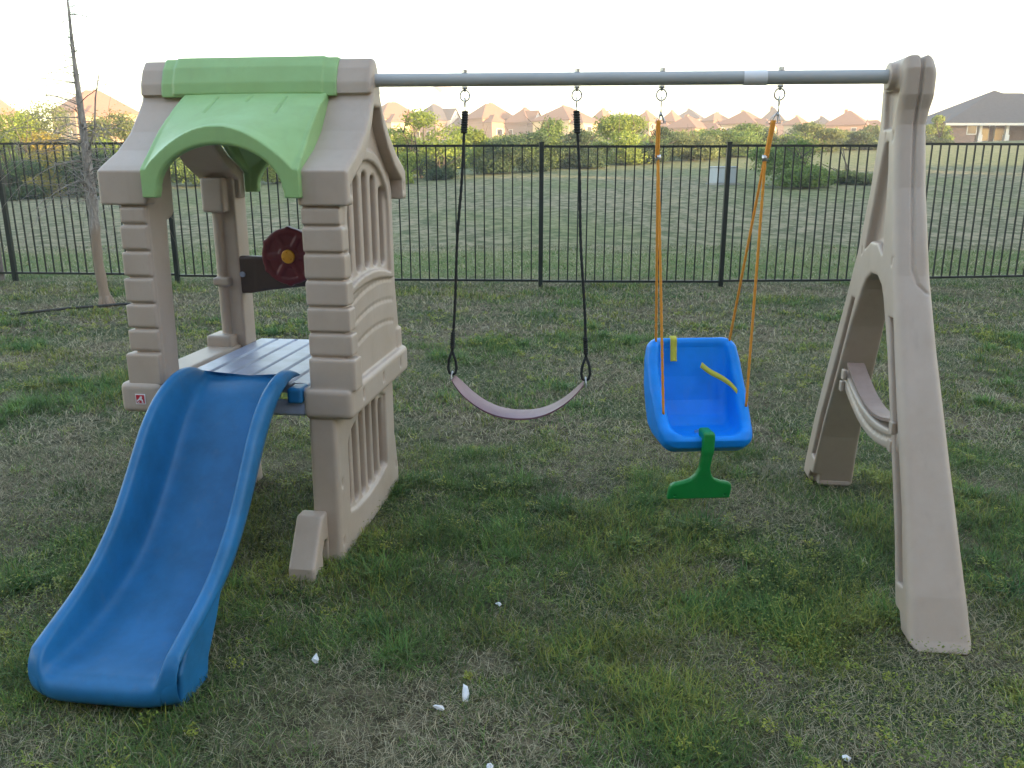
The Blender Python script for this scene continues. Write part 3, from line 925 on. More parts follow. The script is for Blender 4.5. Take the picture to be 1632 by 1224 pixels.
# --- blue bucket swing on orange ropes
YAW = R(11)
sc_o = (.345, 3.31, .43)
ts_ = Thing('toddler_swing', (.345, 3.31, .43))
tag(ts_.root, 'bright blue bucket swing with orange ropes and green T shaped bar', 'swing')
seat_root = ts_
def yaw(P, o=(.345, 3.31)):
    P = np.asarray(P, float).copy()
    c, s = math.cos(YAW), math.sin(YAW)
    x, y = P[..., 0].copy(), P[..., 1].copy()
    x = x * 1.13
    P[..., 0] = o[0] + c * x - s * y; P[..., 1] = o[1] + s * x + c * y; P[..., 2] += .43
    return P
def yawmesh(me):
    co = np.empty(len(me.vertices) * 3, np.float32); me.vertices.foreach_get('co', co)
    co = yaw(co.reshape(-1, 3)).astype(np.float32); me.vertices.foreach_set('co', co.ravel()); me.update(); return me
def bucket():
    g = Grid((-.20, -.22, -.04), (.20, .26, .42), .005)
    side = [(-.188, .02), (-.196, .052), (-.175, .082), (-.12, .108), (-.06, .165), (0, .225), (.06, .295), (.11, .375), (.14, .394), (.178, .388), (.192, .345), (.150, .12), (.118, .02), (.06, -.018), (-.13, -.014)]
    hw = np.interp(g.z + .0 * g.y, [-.02, .04, .10, .20, .30, .36, .40], [.148, .164, .170, .176, .174, .166, .148])
    hw = hw - .020 * np.clip((-.09 - g.y) / .10, 0, 1) ** 2
    r = .036
    d2 = sd_poly(side, g.y, g.z) + r
    w_ = np.abs(g.x) - hw + r
    F = np.minimum(np.maximum(d2, w_), 0) + np.sqrt(np.maximum(d2, 0) ** 2 + np.maximum(w_, 0) ** 2) - r
    cav = [(-.158, .060), (-.13, .044), (-.03, .036), (.025, .046), (.068, .080), (.100, .135), (.130, .230), (.155, .35), (.135, .55), (-.45, .55), (-.45, .10), (-.185, .080)]
    hc = np.interp(g.z, [0, .05, .10, .2, .3, .42], [.108, .118, .126, .132, .132, .122])
    hc = hc - .016 * np.clip((-.08 - g.y) / .10, 0, 1) ** 2
    d2 = sd_poly(cav, g.y, g.z) + .034
    w_ = np.abs(g.x) - hc + .034
    C = np.minimum(np.maximum(d2, w_), 0) + np.sqrt(np.maximum(d2, 0) ** 2 + np.maximum(w_, 0) ** 2) - .034
    F = sub(F, C, .036)
    # shell hollow from below
    return yawmesh(snet('seat', g, F))
seat = ts_.part('seat', bucket(), M_SEAT)
b_ = MB(); b_.tube([(0, -.04, .036), (0, -.04, .048)], .010, 6); b_.box((-.018, -.046, .034), (.018, -.034, .044))
ts_.part('seat_bolt', yawmesh(b_.mesh('seat_bolt')), M_ZINC, seat)
def tbar():
    g = Grid((-.14, -.25, -.23), (.14, -.11, .13), .004)
    P = [(-.021, .07), (-.022, -.055), (-.031, -.082), (-.048, -.102), (-.078, -.114), (-.108, -.119), (-.121, -.128), (-.126, -.145), (-.126, -.190), (.126, -.190), (.126, -.145), (.121, -.128), (.108, -.119), (.078, -.114), (.048, -.102), (.031, -.082), (.022, -.055), (.021, .07)]
    # blade leans forward slightly
    F = sd_prism(g, P, 1, -.228, -.196, .009)
    F = uni(F, sd_box(g, (-.022, -.226, .055), (.022, -.140, .092), .010), .006)
    F = uni(F, sd_box(g, (-.022, -.228, .0), (.022, -.19, .092), .010), .006)
    for s in (-1, 1):
        F = sub(F, sd_cap(g, (s * .100, -.26, -.172), (s * .100, -.222, -.172), .004), .002)
    me = snet('t_bar', g, F)
    co = np.empty(len(me.vertices) * 3, np.float32); me.vertices.foreach_get('co', co); co = co.reshape(-1, 3)
    k = np.clip((.02 - co[:, 2]) / .21, 0, 1); co[:, 0] = co[:, 0] * .88 - .014 - .018 * k; co[:, 1] += .03 * k
    me.vertices.foreach_set('co', co.ravel()); me.update()
    return yawmesh(me)
ts_.part('t_bar', tbar(), M_TBAR)
# ropes: upper doubled part, clamp, then a front and a rear rope on each side
ROPE_ENDS = {-1: ((-.146, -.085, .130), (-.135, .140, .370)), 1: ((.156, -.065, .150), (.140, .140, .372))}
for sgn, uh in ((-1, .142), (1, .571)):
    zt = zb(uh)
    top = np.array([uh - (.004 if sgn < 0 else .018), VC, zt - .150])
    clampp = np.array([uh - (.003 if sgn < 0 else .035), VC, zt - .285])
    b_ = MB()
    hook_chain(b_, uh, zt - .082, zt - .122)
    b_.tube([(uh, VC, zt - .122), (uh, VC, zt - .135)], .005, 8)
    # triangular link
    a0 = np.array([uh, VC, zt - .118]); w0 = .020 if sgn < 0 else .026
    off = 0 if sgn < 0 else -.016
    b_.tube([a0, (uh + off - w0, VC - .006, zt - .160), (uh + off + w0, VC - .006, zt - .160), a0], .0026, 6)
    b_.tube([a0, (uh + off - w0 * .4, VC + .012, zt - .163), (uh + off + w0 * .7, VC + .012, zt - .158), a0], .0026, 6)
    ts_.part('snap_hook', b_.mesh('snap_hook', True), M_ZINC)
    b_ = MB(); b_.tube([clampp + (0, 0, .011), clampp - (0, 0, .011)], .0115, 10)
    ts_.part('rope_clamp', b_.mesh('rope_clamp', True), M_ZINC)
    for idx, endp in enumerate(ROPE_ENDS[sgn]):
        e = yaw(np.array(endp))
        dv = -.006 if idx == 0 else .006
        n = 60
        seg1 = np.linspace(top + (0, dv, 0), clampp + (0, dv, 0), 14)
        seg2 = np.linspace(clampp + (0, dv, 0), e, n)[1:]
        pts = np.concatenate([seg1, seg2])
        b_ = MB(); b_.tube(pts, .0052 + .0007 * np.sin(np.arange(len(pts)) * 2.2), 8)
        du = np.array([.007 if sgn > 0 else -.006, 0, 0])
        b_.tube(np.concatenate([seg1]) + du, .0050, 8)
        if idx == 1 and sgn > 0 or idx == 1:
            b_.tube([e, e - (0, -.01, .03)], .006, 8)
        ts_.part('rope', b_.mesh('rope', True), M_ORANGEROPE)
def ribbon(name, pts, w, side):
    pts = np.asarray(pts, float); side = np.asarray(side, float)
    # smooth the path
    t0 = np.linspace(0, 1, len(pts)); t1 = np.linspace(0, 1, 30)
    p = np.stack([np.interp(t1, t0, pts[:, i]) for i in range(3)], 1)
    sd_ = np.stack([np.interp(t1, np.linspace(0, 1, len(side)), side[:, i]) for i in range(3)], 1)
    for _ in range(4):
        q = p.copy(); q[1:-1] = (p[:-2] + 2 * p[1:-1] + p[2:]) / 4; p = q
    V = np.concatenate([p - sd_ * w / 2, p + sd_ * w / 2]); n = len(p)
    me = mesh_np(name, V, np.array([(i, i + 1, n + i + 1, n + i) for i in range(n - 1)]))
    return yawmesh(me)
for me in (ribbon('lap_strap', [(-.072, .150, .40), (-.072, .128, .392), (-.072, .125, .36), (-.072, .118, .318), (-.072, .112, .30)], .024, [(1, 0, 0)] * 2),
           ribbon('lap_strap', [(.030, .105, .285), (.055, .075, .262), (.09, .045, .245), (.118, .01, .225), (.140, -.01, .195), (.146, -.02, .165)], .024, [(.3, .2, .9), (.1, .3, .9), (0, .5, .8)])):
    o = ts_.part('lap_strap', me, M_STRAP)
    sm = o.modifiers.new('thick', 'SOLIDIFY'); sm.thickness = .003; sm.offset = 0

# ================================================================ FENCE
FX = [-9.35, -6.94, -4.60, -2.10, .38, 2.78, 5.20, 7.60, 10.0]
FY = [11.7, 11.50, 11.32, 11.1, 10.98, 10.95, 11.05, 11.35, 11.6]
FZ = [.05, .05, .05, .02, .0, .0, .02, .05, .05]
fence = empty('railing_fence', (0.38, 10.98, 0))
tag(fence, 'black metal picket fence running across the back of the lawn', 'fence')
FO = np.array([.38, 10.98, 0])
def shift(me, o):
    co = np.empty(len(me.vertices) * 3, np.float32); me.vertices.foreach_get('co', co)
    co = co.reshape(-1, 3) - np.array(o, np.float32); me.vertices.foreach_set('co', co.ravel()); me.update(); return me
for i, (x, y, z) in enumerate(zip(FX, FY, FZ)):
    b_ = MB(); b_.box((x - .028, y - .028, -.05), (x + .028, y + .028, z + 1.84)); b_.box((x - .033, y - .033, z + 1.84), (x + .033, y + .033, z + 1.856))
    link('post', shift(b_.mesh('post'), FO), fence, M_FENCE)
    if i == len(FX) - 1: break
    x2, y2, z2 = FX[i + 1], FY[i + 1], FZ[i + 1]
    zz = (z + z2) / 2; L_ = math.hypot(x2 - x, y2 - y); an = math.atan2(y2 - y, x2 - x)
    Mx = Matrix.Translation((x, y, zz)) @ Matrix.Rotation(an, 4, 'Z')
    b_ = MB()
    b_.box((.03, -.014, 1.785), (L_ - .03, .014, 1.815), Mx)
    b_.box((.03, -.014, .055), (L_ - .03, .014, .085), Mx)
    n = 20
    for k in range(1, n):
        xx = L_ * k / n
        b_.box((xx - .008, -.008, .082), (xx + .008, .008, 1.788), Mx)
    link('picket_panel', shift(b_.mesh('picket_panel'), FO), fence, M_FENCE)

#@@MORE@@
# ---------------------------------------------------------------- a pixel of the photograph as a direction, used once to find real places
_f = Vector((0, math.cos(PITCH), -math.sin(PITCH))); _u = Vector((0, math.sin(PITCH), math.cos(PITCH)))
def atY(px, py, Y):
    r = _f + Vector((1, 0, 0)) * ((px - 816) / 1311) - _u * ((py - 612) / 1311)
    return Vector((0, 0, 1.5)) + r * (Y / r.y)

# ================================================================ NEIGHBOUR WALL POST, SAPLING, HOSE, UTILITY BOX, LITTER
M_WOOD = simple('weathered_wood', (0.21, 0.18, 0.165), 0.85, 0, 0.3, 9)
b_ = MB()
b_.box((-.13, -.012, -.05), (.015, .012, 1.86)); 
wp = link('wooden_board', b_.mesh('wooden_board'), None, M_WOOD, (-7.14, 11.56, 0))
wp.modifiers.new('bev', 'BEVEL').width = .004
tag(wp, 'grey weathered wooden fence board at the far left end of the metal fence', 'fence board')

def bark(name, c1, c2, scale=26, pale=None):
    m, t, b = nodes(name)
    tc = t.nodes.new('ShaderNodeTexCoord'); mp = t.nodes.new('ShaderNodeMapping'); mp.inputs['Scale'].default_value = (1, 1, .22)
    t.links.new(tc.outputs['Object'], mp.inputs[0])
    n = t.nodes.new('ShaderNodeTexNoise'); n.inputs['Scale'].default_value = scale; n.inputs['Detail'].default_value = 7; n.inputs['Roughness'].default_value = .7
    t.links.new(mp.outputs[0], n.inputs['Vector'])
    cr = t.nodes.new('ShaderNodeValToRGB')
    cr.color_ramp.elements[0].position = .36; cr.color_ramp.elements[0].color = rgba(c1)
    cr.color_ramp.elements[1].position = .66; cr.color_ramp.elements[1].color = rgba(c2)
    t.links.new(n.outputs[0], cr.inputs[0])
    out = cr.outputs[0]
    if pale:      # lower trunk where the bark has peeled to paler wood
        sp = t.nodes.new('ShaderNodeSeparateXYZ'); t.links.new(tc.outputs['Object'], sp.inputs[0])
        n2 = t.nodes.new('ShaderNodeTexNoise'); n2.inputs['Scale'].default_value = 9; n2.inputs['Detail'].default_value = 4
        t.links.new(tc.outputs['Object'], n2.inputs['Vector'])
        ad = t.nodes.new('ShaderNodeMath'); ad.operation = 'MULTIPLY_ADD'; ad.inputs[1].default_value = .35
        t.links.new(n2.outputs[0], ad.inputs[0]); t.links.new(sp.outputs[2], ad.inputs[2])
        mr = t.nodes.new('ShaderNodeMapRange'); mr.inputs[1].default_value = .95; mr.inputs[2].default_value = 1.15; mr.inputs[3].default_value = 1; mr.inputs[4].default_value = 0
        t.links.new(ad.outputs[0], mr.inputs[0])
        mx = t.nodes.new('ShaderNodeMix'); mx.data_type = 'RGBA'; mx.blend_type = 'MIX'
        mul = t.nodes.new('ShaderNodeMix'); mul.data_type = 'RGBA'; mul.blend_type = 'MULTIPLY'; mul.inputs[0].default_value = .6
        mul.inputs[6].default_value = rgba(pale); t.links.new(cr.outputs[0], mul.inputs[7])
        mx2 = t.nodes.new('ShaderNodeMix'); mx2.data_type = 'RGBA'
        mx2.inputs[0].default_value = .35
        t.links.new(mul.outputs[2], mx2.inputs[7]); mx2.inputs[6].default_value = rgba(pale)
        t.links.new(mr.outputs[0], mx.inputs[0]); t.links.new(out, mx.inputs[6]); t.links.new(mx2.outputs[2], mx.inputs[7])
        out = mx.outputs[2]
    t.links.new(out, b.inputs['Base Color']); b.inputs['Roughness'].default_value = .9
    bp = t.nodes.new('ShaderNodeBump'); bp.inputs['Strength'].default_value = .8; bp.inputs['Distance'].default_value = .008
    t.links.new(n.outputs[0], bp.inputs['Height']); t.links.new(bp.outputs[0], b.inputs['Normal'])
    return m
M_SAPBARK = bark('sapling_bark', (.13, .115, .105), (.38, .345, .315), 26, (.27, .205, .155))
M_BARK = bark('dark_bark', (.04, .032, .025), (.12, .10, .08), 12)

def sapling():
    base = Vector((-4.62, 9.30, 0))
    root = empty('bare_sapling', base)
    tag(root, 'slim leafless young tree with drooping twigs, peeling bark at its foot', 'tree')
    pr = np.random.default_rng(21)
    zs = np.linspace(-.05, 3.75, 46)
    tx = -.02 * np.sin(zs * 1.3) + np.interp(zs, [0, .5, 1.1, 1.7, 2.2, 2.7, 3.2, 3.8], [0, -.026, -.005, -.008, -.02, -.035, -.03, -.05])
    ty = .02 * np.sin(zs * .9)
    rad = np.interp(zs, [-.05, .05, .15, .6, 1.1, 1.7, 2.3, 3.0, 3.8], [.085, .072, .055, .05, .058, .052, .036, .020, .006])
    rad = rad * (1 + .06 * np.sin(zs * 23) + .05 * pr.standard_normal(len(zs)) * (zs > 1.0))
    b = MB(); b.tube(np.stack([tx, ty, zs], 1), rad * np.interp(zs, [0, .5, 2, 3.8], [1, 1.05, .85, .7]), 14)
    for k in range(5):       # root flare
        a = k * 1.25 + .4
        b.tube([(.035 * math.cos(a), .035 * math.sin(a), .12), (.075 * math.cos(a), .075 * math.sin(a), .03), (.12 * math.cos(a), .12 * math.sin(a), -.03)], [.03, .025, .012], 8)
    link('trunk', b.mesh('trunk', True), root, M_SAPBARK)
    b = MB()
    for k in range(150):
        z = 1.15 + 2.5 * pr.random() ** 1.15
        if k < 70: z = 1.2 + .75 * pr.random()
        a = pr.random() * 2 * np.pi
        L_ = (.22 + 1.0 * pr.random() ** 1.2) * (1.0 if z < 2.2 else .62 if z < 2.8 else .36)
        x0 = np.interp(z, zs, tx); y0 = np.interp(z, zs, ty)
        rise = .55 * pr.random() - (.0 if z > 1.9 else .10); droop = (.25 + .9 * pr.random()) if z < 2.2 else .1 + .3 * pr.random()
        q = np.linspace(0, 1, 12); wob = np.cumsum(pr.standard_normal((12, 3)) * .012, 0)
        p = np.stack([x0 + np.cos(a) * L_ * q, y0 + np.sin(a) * L_ * q, z + L_ * (rise * q - droop * .55 * q ** 2.4)], 1) + wob * q[:, None] * (L_ / .5)
        r0 = .0032 + .0034 * pr.random()
        b.tube(p, np.linspace(r0, .0012, 12), 5)
        for s in range(pr.integers(1, 5)):
            i = pr.integers(3, 10); d = pr.standard_normal(3) * .12; d[2] -= .03
            qq = np.linspace(0, 1, 5)[:, None]
            b.tube(p[i] + d * qq * (L_ + .25) + np.array([0, 0, -.05]) * qq ** 2, np.linspace(.0028, .001, 5), 4)
    # one stout side limb rising on the right
    b.tube([(.02, 0, 1.72), (.12, -.02, 1.95), (.17, -.03, 2.25), (.24, -.04, 2.48), (.27, -.04, 2.62)], [.012, .010, .008, .005, .002], 7)
    for k in range(22):      # tangle of dead twigs against the trunk
        a = pr.random() * 6.28; z = 1.25 + .5 * pr.random()
        c = np.array([np.cos(a) * .08, np.sin(a) * .08, z])
        q = np.linspace(0, 1, 8)[:, None]; d = np.array([np.cos(a + 1.2) * .28, np.sin(a + 1.2) * .28, (pr.random() - .4) * .5])
        b.tube(c + d * q + np.array([np.cos(a), np.sin(a), .4]) * .12 * np.sin(q * 3.1), np.linspace(.004, .0012, 8), 5)
    link('branches', b.mesh('branches', True), root, M_SAPBARK)
sapling()
hp = [(-5.32, 8.62, .02), (-5.2, 8.70, .03), (-5.0, 8.84, .035), (-4.85, 9.0, .035), (-4.7, 9.12, .03), (-4.58, 9.15, .035), (-4.45, 9.30, .03), (-4.30, 9.36, .02), (-4.22, 9.40, -.01)]
t0 = np.linspace(0, 1, len(hp)); t1 = np.linspace(0, 1, 60); hpa = np.stack([np.interp(t1, t0, np.array(hp)[:, i]) for i in range(3)], 1)
for _ in range(5):
    q_ = hpa.copy(); q_[1:-1] = (hpa[:-2] + 2 * hpa[1:-1] + hpa[2:]) / 4; hpa = q_
b_ = MB(); b_.tube(hpa - np.array([-4.7, 9.1, 0]), .014, 10)
hz = link('drip_hose', b_.mesh('drip_hose', True), None, simple('black_rubber', (.02, .019, .018), .6), (-4.7, 9.1, 0))
tag(hz, 'thin black drip hose lying past the foot of the bare sapling', 'hose')

def utility_box():
    p = atY(1150, 318, 38); p.z = float(height(p.x, p.y))
    root = empty('utility_box', p, R(14))
    tag(root, 'pale grey electrical utility box standing in the field behind the fence', 'utility box')
    m = simple('pale_green_grey_paint', (.40, .43, .46), .5, 0, .08, 3)
    b = MB(); b.box((-.48, -.40, .06), (.48, .40, .72)); o = link('cabinet', b.mesh('cabinet'), root, m)
    o.modifiers.new('bev', 'BEVEL').width = .02
    b = MB(); b.box((-.51, -.44, .72), (.51, .42, .79)); o = link('lid', b.mesh('lid'), root, m); o.modifiers.new('bev', 'BEVEL').width = .02
    b = MB(); b.box((-.58, -.50, -.1), (.58, .50, .06)); link('concrete_pad', b.mesh('concrete_pad'), root, simple('pad_concrete', (.32, .31, .29), .9))
    b = MB(); b.box((.05, -.425, .35), (.09, -.40, .48)); link('handle', b.mesh('handle'), root, M_STEEL)
utility_box()

M_PAPER = simple('white_paper', (.66, .67, .70), .8, 0, .03, 30)
def litter(px, py, w_, h_, seed, label, rz):
    p = atY(px, py, 5); r = p - Vector((0, 0, 1.5)); p = Vector((0, 0, 1.5)) + r * (1.488 / -r.z)
    pr = np.random.default_rng(seed)
    w_ *= 1.05; h_ *= 1.05
    k = 6; a = np.linspace(0, 2 * np.pi, k, endpoint=False)
    rr = .55 + .65 * pr.random(k)
    P = np.stack([np.cos(a) * rr * w_ / 2, np.sin(a) * rr * h_ / 2, .003 * pr.standard_normal(k)], 1)
    P = np.concatenate([P, P * .5 + np.array([0, 0, .006])  , [[0, 0, .004 + .006 * pr.random()]]])
    F = [(i, (i + 1) % k, k + (i + 1) % k, k + i) for i in range(k)]; T = [(k + i, k + (i + 1) % k, 2 * k) for i in range(k)]
    o = link('paper_scrap', mesh_np('paper_scrap', P, [np.array(F), np.array(T)], False), None, M_PAPER, p)
    o.rotation_euler = (R(28), R(6), rz)
    sm = o.modifiers.new('thick', 'SOLIDIFY'); sm.thickness = .0008
    tag(o, label, 'paper scrap', 'scraps of white paper on the lawn')
litter(503, 1051, .024, .040, 1, 'small white paper scrap on dry grass between slide end and tan foot brace', .5)
litter(742, 1105, .030, .060, 2, 'largest white paper scrap, tall torn triangle standing in the front grass', .05)
litter(701, 1128, .045, .022, 3, 'crumpled flat white paper scrap just left of the tall torn one', .1)
litter(795, 963, .022, .022, 4, 'tiny pale paper scrap in greener grass beneath the space between the swings', .9)
litter(1348, 1209, .034, .022, 5, 'white paper scrap at the bottom right edge of the lawn', .3)
litter(780, 1222, .022, .022, 6, 'white paper scrap cut by the bottom edge of the photo', .3)

# ================================================================ LAWN BLADES (nobody could count them)
M_BLADE = foliage('grass_blade', .30, .5)
def wedge_points(n, y0, y1, seed, half=.78, pad=.6):
    r = np.random.default_rng(seed)
    # uniform over the trapezoid |x| < half*y + pad
    y = []; 
    while sum(len(a) for a in y) < n:
        c = y0 + (y1 - y0) * r.random(n); k = r.random(n) < (half * c + pad) / (half * y1 + pad); y.append(c[k])
    y = np.concatenate(y)[:n]
    return (r.random(n) * 2 - 1) * (half * y + pad), y
def lush(x, y):
    g = np.exp(-(((x - .35) / 1.15) ** 2 + ((y - 3.35) / .75) ** 2) * .9)
    g2 = np.exp(-(((x + 1.0) / .75) ** 2 + ((y - 3.1) / .8) ** 2))  # thicker dark green under the tower stands in for its shade
    g3 = np.exp(-(((x - 1.0) / .35) ** 2 + ((y - 2.75) / .5) ** 2))
    near = np.exp(-((y - 2.0) / .55) ** 2) * .18
    left = np.exp(-(((x + 2.3) / .9) ** 2 + ((y - 3.0) / 1.3) ** 2)) * .34 + np.exp(-(((x + .3) / .8) ** 2 + ((y - 2.15) / .38) ** 2)) * .22 + np.exp(-(((x - 1.15) / .5) ** 2 + ((y - 1.95) / .3) ** 2)) * .2 - np.exp(-(((x - .28) / .28) ** 2 + ((y - 2.25) / .35) ** 2)) * .25
    n1 = vnoise(x, y, .85, 11, 3)
    return np.clip((n1 - .5) * 2.3 + (vnoise(x, y, .28, 19, 2) - .5) * 1.6 + .22 - .08 * sstep(4, 6, y) + .55 * g + .32 * g2 + .3 * g3 - near - left, 0, 1)
def blades(x, y, kind, L_, W_, tilt, col, seed, bend=.5):
    r = np.random.default_rng(seed); n = len(x)
    az = r.random(n) * 2 * np.pi
    d = np.stack([np.cos(az), np.sin(az)], 1); s = np.stack([-d[:, 1], d[:, 0]], 1)
    z0 = height(x, y) - .004
    def pt(q, ex):
        hz_ = np.sin(tilt) * q + bend * ex * q ** 2
        up_ = np.cos(tilt) * q - bend * .5 * ex * q ** 2
        return np.stack([x + d[:, 0] * L_ * hz_, y + d[:, 1] * L_ * hz_, z0 + np.maximum(L_ * up_, .002)], 1)
    e = r.random(n)
    p0, p1, p2 = pt(0., e), pt(.55, e), pt(1., e)
    o = np.stack([s[:, 0], s[:, 1], np.zeros(n)], 1) * (W_ / 2)[:, None]
    V = np.stack([p0 - o, p0 + o, p1 + o * .85, p1 - o * .85, p2], 1).reshape(-1, 3)
    b = np.arange(n)[:, None] * 5
    F4 = b + np.array([[0, 1, 2, 3]]); F3 = b + np.array([[3, 2, 4]])
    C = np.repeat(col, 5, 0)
    C = C.reshape(n, 5, 3); C[:, 0:2] *= .7; C[:, 4] *= 1.45  # shade at the foot and highlight at the tip put into the tint
    return V, F4, F3, C.reshape(-1, 3)
def palette(n, r, A, B, jit=.25):
    t = r.random((n, 1)); c = np.array(A) * (1 - t) + np.array(B) * t
    return c * (1 + jit * (r.random((n, 1)) - .5) * 2)
def make_lawn():
    parts = []
    bands = [(1.15, 2.6, 120000), (2.6, 4.4, 140000), (4.4, 7.5, 125000), (7.5, 12.0, 100000), (12.0, 17, 50000)]
    for bi, (y0, y1, n) in enumerate(bands):
        r = np.random.default_rng(100 + bi)
        ym = (y0 + y1) / 2; k = max(1.0, ym / 3.2)            # farther blades stand for a few
        # dry thatch everywhere, lying flat
        x, y = wedge_points(int(n * 1.3), y0, y1, 200 + bi)
        lu = lush(x, y); dry = vnoise(x, y, .5, 31, 3)
        keep = r.random(len(x)) < np.clip(1.05 - lu * .75, .18, 1) ; x, y, lu, dry = x[keep], y[keep], lu[keep], dry[keep]
        m = len(x)
        straw = palette(m, r, (.26, .23, .14), (.48, .43, .29), .4)
        olive = palette(m, r, (.12, .14, .06), (.23, .235, .115), .35)
        pick = (r.random((m, 1)) < np.clip((.58 + .16 * sstep(3.6, 5.5, y) + .9 * (dry - .5) * 2), .2, .93)[:, None])
        c = np.where(pick, straw, olive)
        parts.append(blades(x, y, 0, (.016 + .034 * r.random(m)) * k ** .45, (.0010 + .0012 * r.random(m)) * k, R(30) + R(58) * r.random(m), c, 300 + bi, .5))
        # green blades in tufts
        x, y = wedge_points(int(n * 1.25), y0, y1, 400 + bi)
        # pull part of them into tufts
        cx = np.round(x / .11 + vnoise(x, y, .3, 5, 2) * 2) * .11; cy = np.round(y / .11 + vnoise(y, x, .3, 6, 2) * 2) * .11
        pull = r.random(len(x)) < .35
        x = np.where(pull, cx + .035 * r.standard_normal(len(x)), x); y = np.where(pull, cy + .035 * r.standard_normal(len(x)), y)
        lu = lush(x, y); tuft = vnoise(x, y, .22, 77, 2)
        keep = (r.random(len(x)) < np.clip(.22 - .06 * sstep(4, 6, y) + lu * 1.0, 0, 1)) & (tuft > .30 - .25 * lu) & (y > 1.1); x, y, lu, tuft = x[keep], y[keep], lu[keep], tuft[keep]
        m = len(x)
        c = palette(m, r, (.050, .112, .026), (.125, .20, .048), .35)
        yel = palette(m, r, (.17, .20, .035), (.27, .28, .06), .25)
        wy = vnoise(x, y, .7, 51, 3)
        c = np.where((r.random(m) < np.clip((wy - .40) * 2.4, .10, .75))[:, None], yel, c)
        beyond = (y > 11.2)
        tb = np.random.default_rng(9).random((400, 400))
        ti = (np.floor(x / .13 + vnoise(x, y, .2, 5, 2) * 1.5).astype(int) % 400, np.floor(y / .13 + vnoise(y, x, .2, 6, 2) * 1.5).astype(int) % 400)
        c = c * (.62 + .75 * tb[ti])[:, None]
        c[beyond] = palette(int(beyond.sum()), r, (.09, .17, .045), (.17, .22, .075), .25)
        L_ = (.021 + .030 * r.random(m)) * (.75 + .85 * lu) * (.7 + .7 * tuft)
        L_[beyond] *= .7
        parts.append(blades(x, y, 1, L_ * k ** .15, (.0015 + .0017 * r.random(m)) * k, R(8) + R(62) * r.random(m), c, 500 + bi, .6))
        # small yellow-green weed leaves in patches
        if y0 < 7:
            x, y = wedge_points(int(n * .55), y0, y1, 600 + bi)
            wd = vnoise(x, y, .62, 91, 3)
            keep = (r.random(len(x)) < np.clip((wd - .50) * 2.0, 0, .3)); x, y, wd = x[keep], y[keep], wd[keep]
            m = len(x)
            c = palette(m, r, (.15, .21, .04), (.30, .32, .07), .25)
            V, F4, F3, C = blades(x, y, 2, .006 + .006 * r.random(m), (.003 + .0035 * r.random(m)) * k ** .6, R(30) + R(60) * r.random(m), c, 700 + bi, .2)
            V = V.reshape(m, 5, 3); V[:, :, 2] += (.018 + .045 * r.random(m))[:, None]; V = V.reshape(-1, 3)
            parts.append((V, F4, F3, C))
    # yellow-green sprigs of a small-leaved weed, held a little above the grass
    r = np.random.default_rng(91)
    px_, py_ = wedge_points(11000, 1.3, 9.0, 92)
    wd = vnoise(px_, py_, .55, 91, 3)
    kp = r.random(len(px_)) < np.clip((wd - .44) * 3.2, 0.02, .55) * (.45 + .75 * lush(px_, py_))
    px_, py_ = px_[kp], py_[kp]
    nb = r.integers(14, 42, len(px_)); rp = np.repeat(np.arange(len(px_)), nb); m = len(rp)
    q_ = .030 * (.5 + r.random(len(px_)))[rp] * r.random(m) ** .5; a_ = r.random(m) * 6.28
    hue = r.random((len(px_), 1))[rp]
    c = (np.array([.13, .20, .030]) * (1 - hue) + np.array([.33, .34, .055]) * hue) * (.6 + .75 * r.random((m, 1)))
    far_ = np.maximum(1, py_[rp] / 3.5) ** .6
    V, F4, F3, C = blades(px_[rp] + q_ * np.cos(a_), py_[rp] + q_ * np.sin(a_), 2, (.006 + .007 * r.random(m)) * far_, (.0035 + .004 * r.random(m)) * far_, R(20) + R(70) * r.random(m), c, 93, .2)
    V = V.reshape(m, 5, 3); V[:, :, 2] += ((.022 + .035 * r.random(len(px_)))[rp] * (.55 + .6 * r.random(m)))[:, None]
    parts.append((V.reshape(-1, 3), F4, F3, C))
    # distinct fescue tufts with arching blades
    r = np.random.default_rng(77)
    tx, ty = wedge_points(900, 1.5, 8.5, 78)
    sc_ = lush(tx, ty) + .25 * r.random(len(tx))
    o = np.argsort(-sc_)[:230]; tx, ty = tx[o], ty[o]
    nb = r.integers(45, 120, len(tx)); rep_ = np.repeat(np.arange(len(tx)), nb); m = len(rep_)
    size = (.65 + .7 * r.random(len(tx)))[rep_]
    a_ = r.random(m) * 6.28; q_ = .045 * size * r.random(m) ** .5
    hue = r.random((len(tx), 1))[rep_]
    c = (np.array([.05, .13, .035]) * (1 - hue) + np.array([.13, .23, .055]) * hue) * (.6 + .8 * r.random((m, 1)))
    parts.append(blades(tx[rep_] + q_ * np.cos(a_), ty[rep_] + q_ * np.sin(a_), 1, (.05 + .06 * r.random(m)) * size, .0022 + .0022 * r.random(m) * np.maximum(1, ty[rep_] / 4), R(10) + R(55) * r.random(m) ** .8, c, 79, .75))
    n = 0; V, F4, F3, C = [], [], [], []
    for a, b, c, d in parts:
        V.append(a); F4.append(b + n); F3.append(c + n); C.append(d); n += len(a)
    me = mesh_np('grass', np.concatenate(V), [np.concatenate(F4), np.concatenate(F3)], True, np.concatenate(C))
    print('grass verts', n)
    tag(link('grass', me, None, M_BLADE), 'patchy lawn of green tufts, yellow weeds and dry straw', 'grass', kind='stuff')
make_lawn()

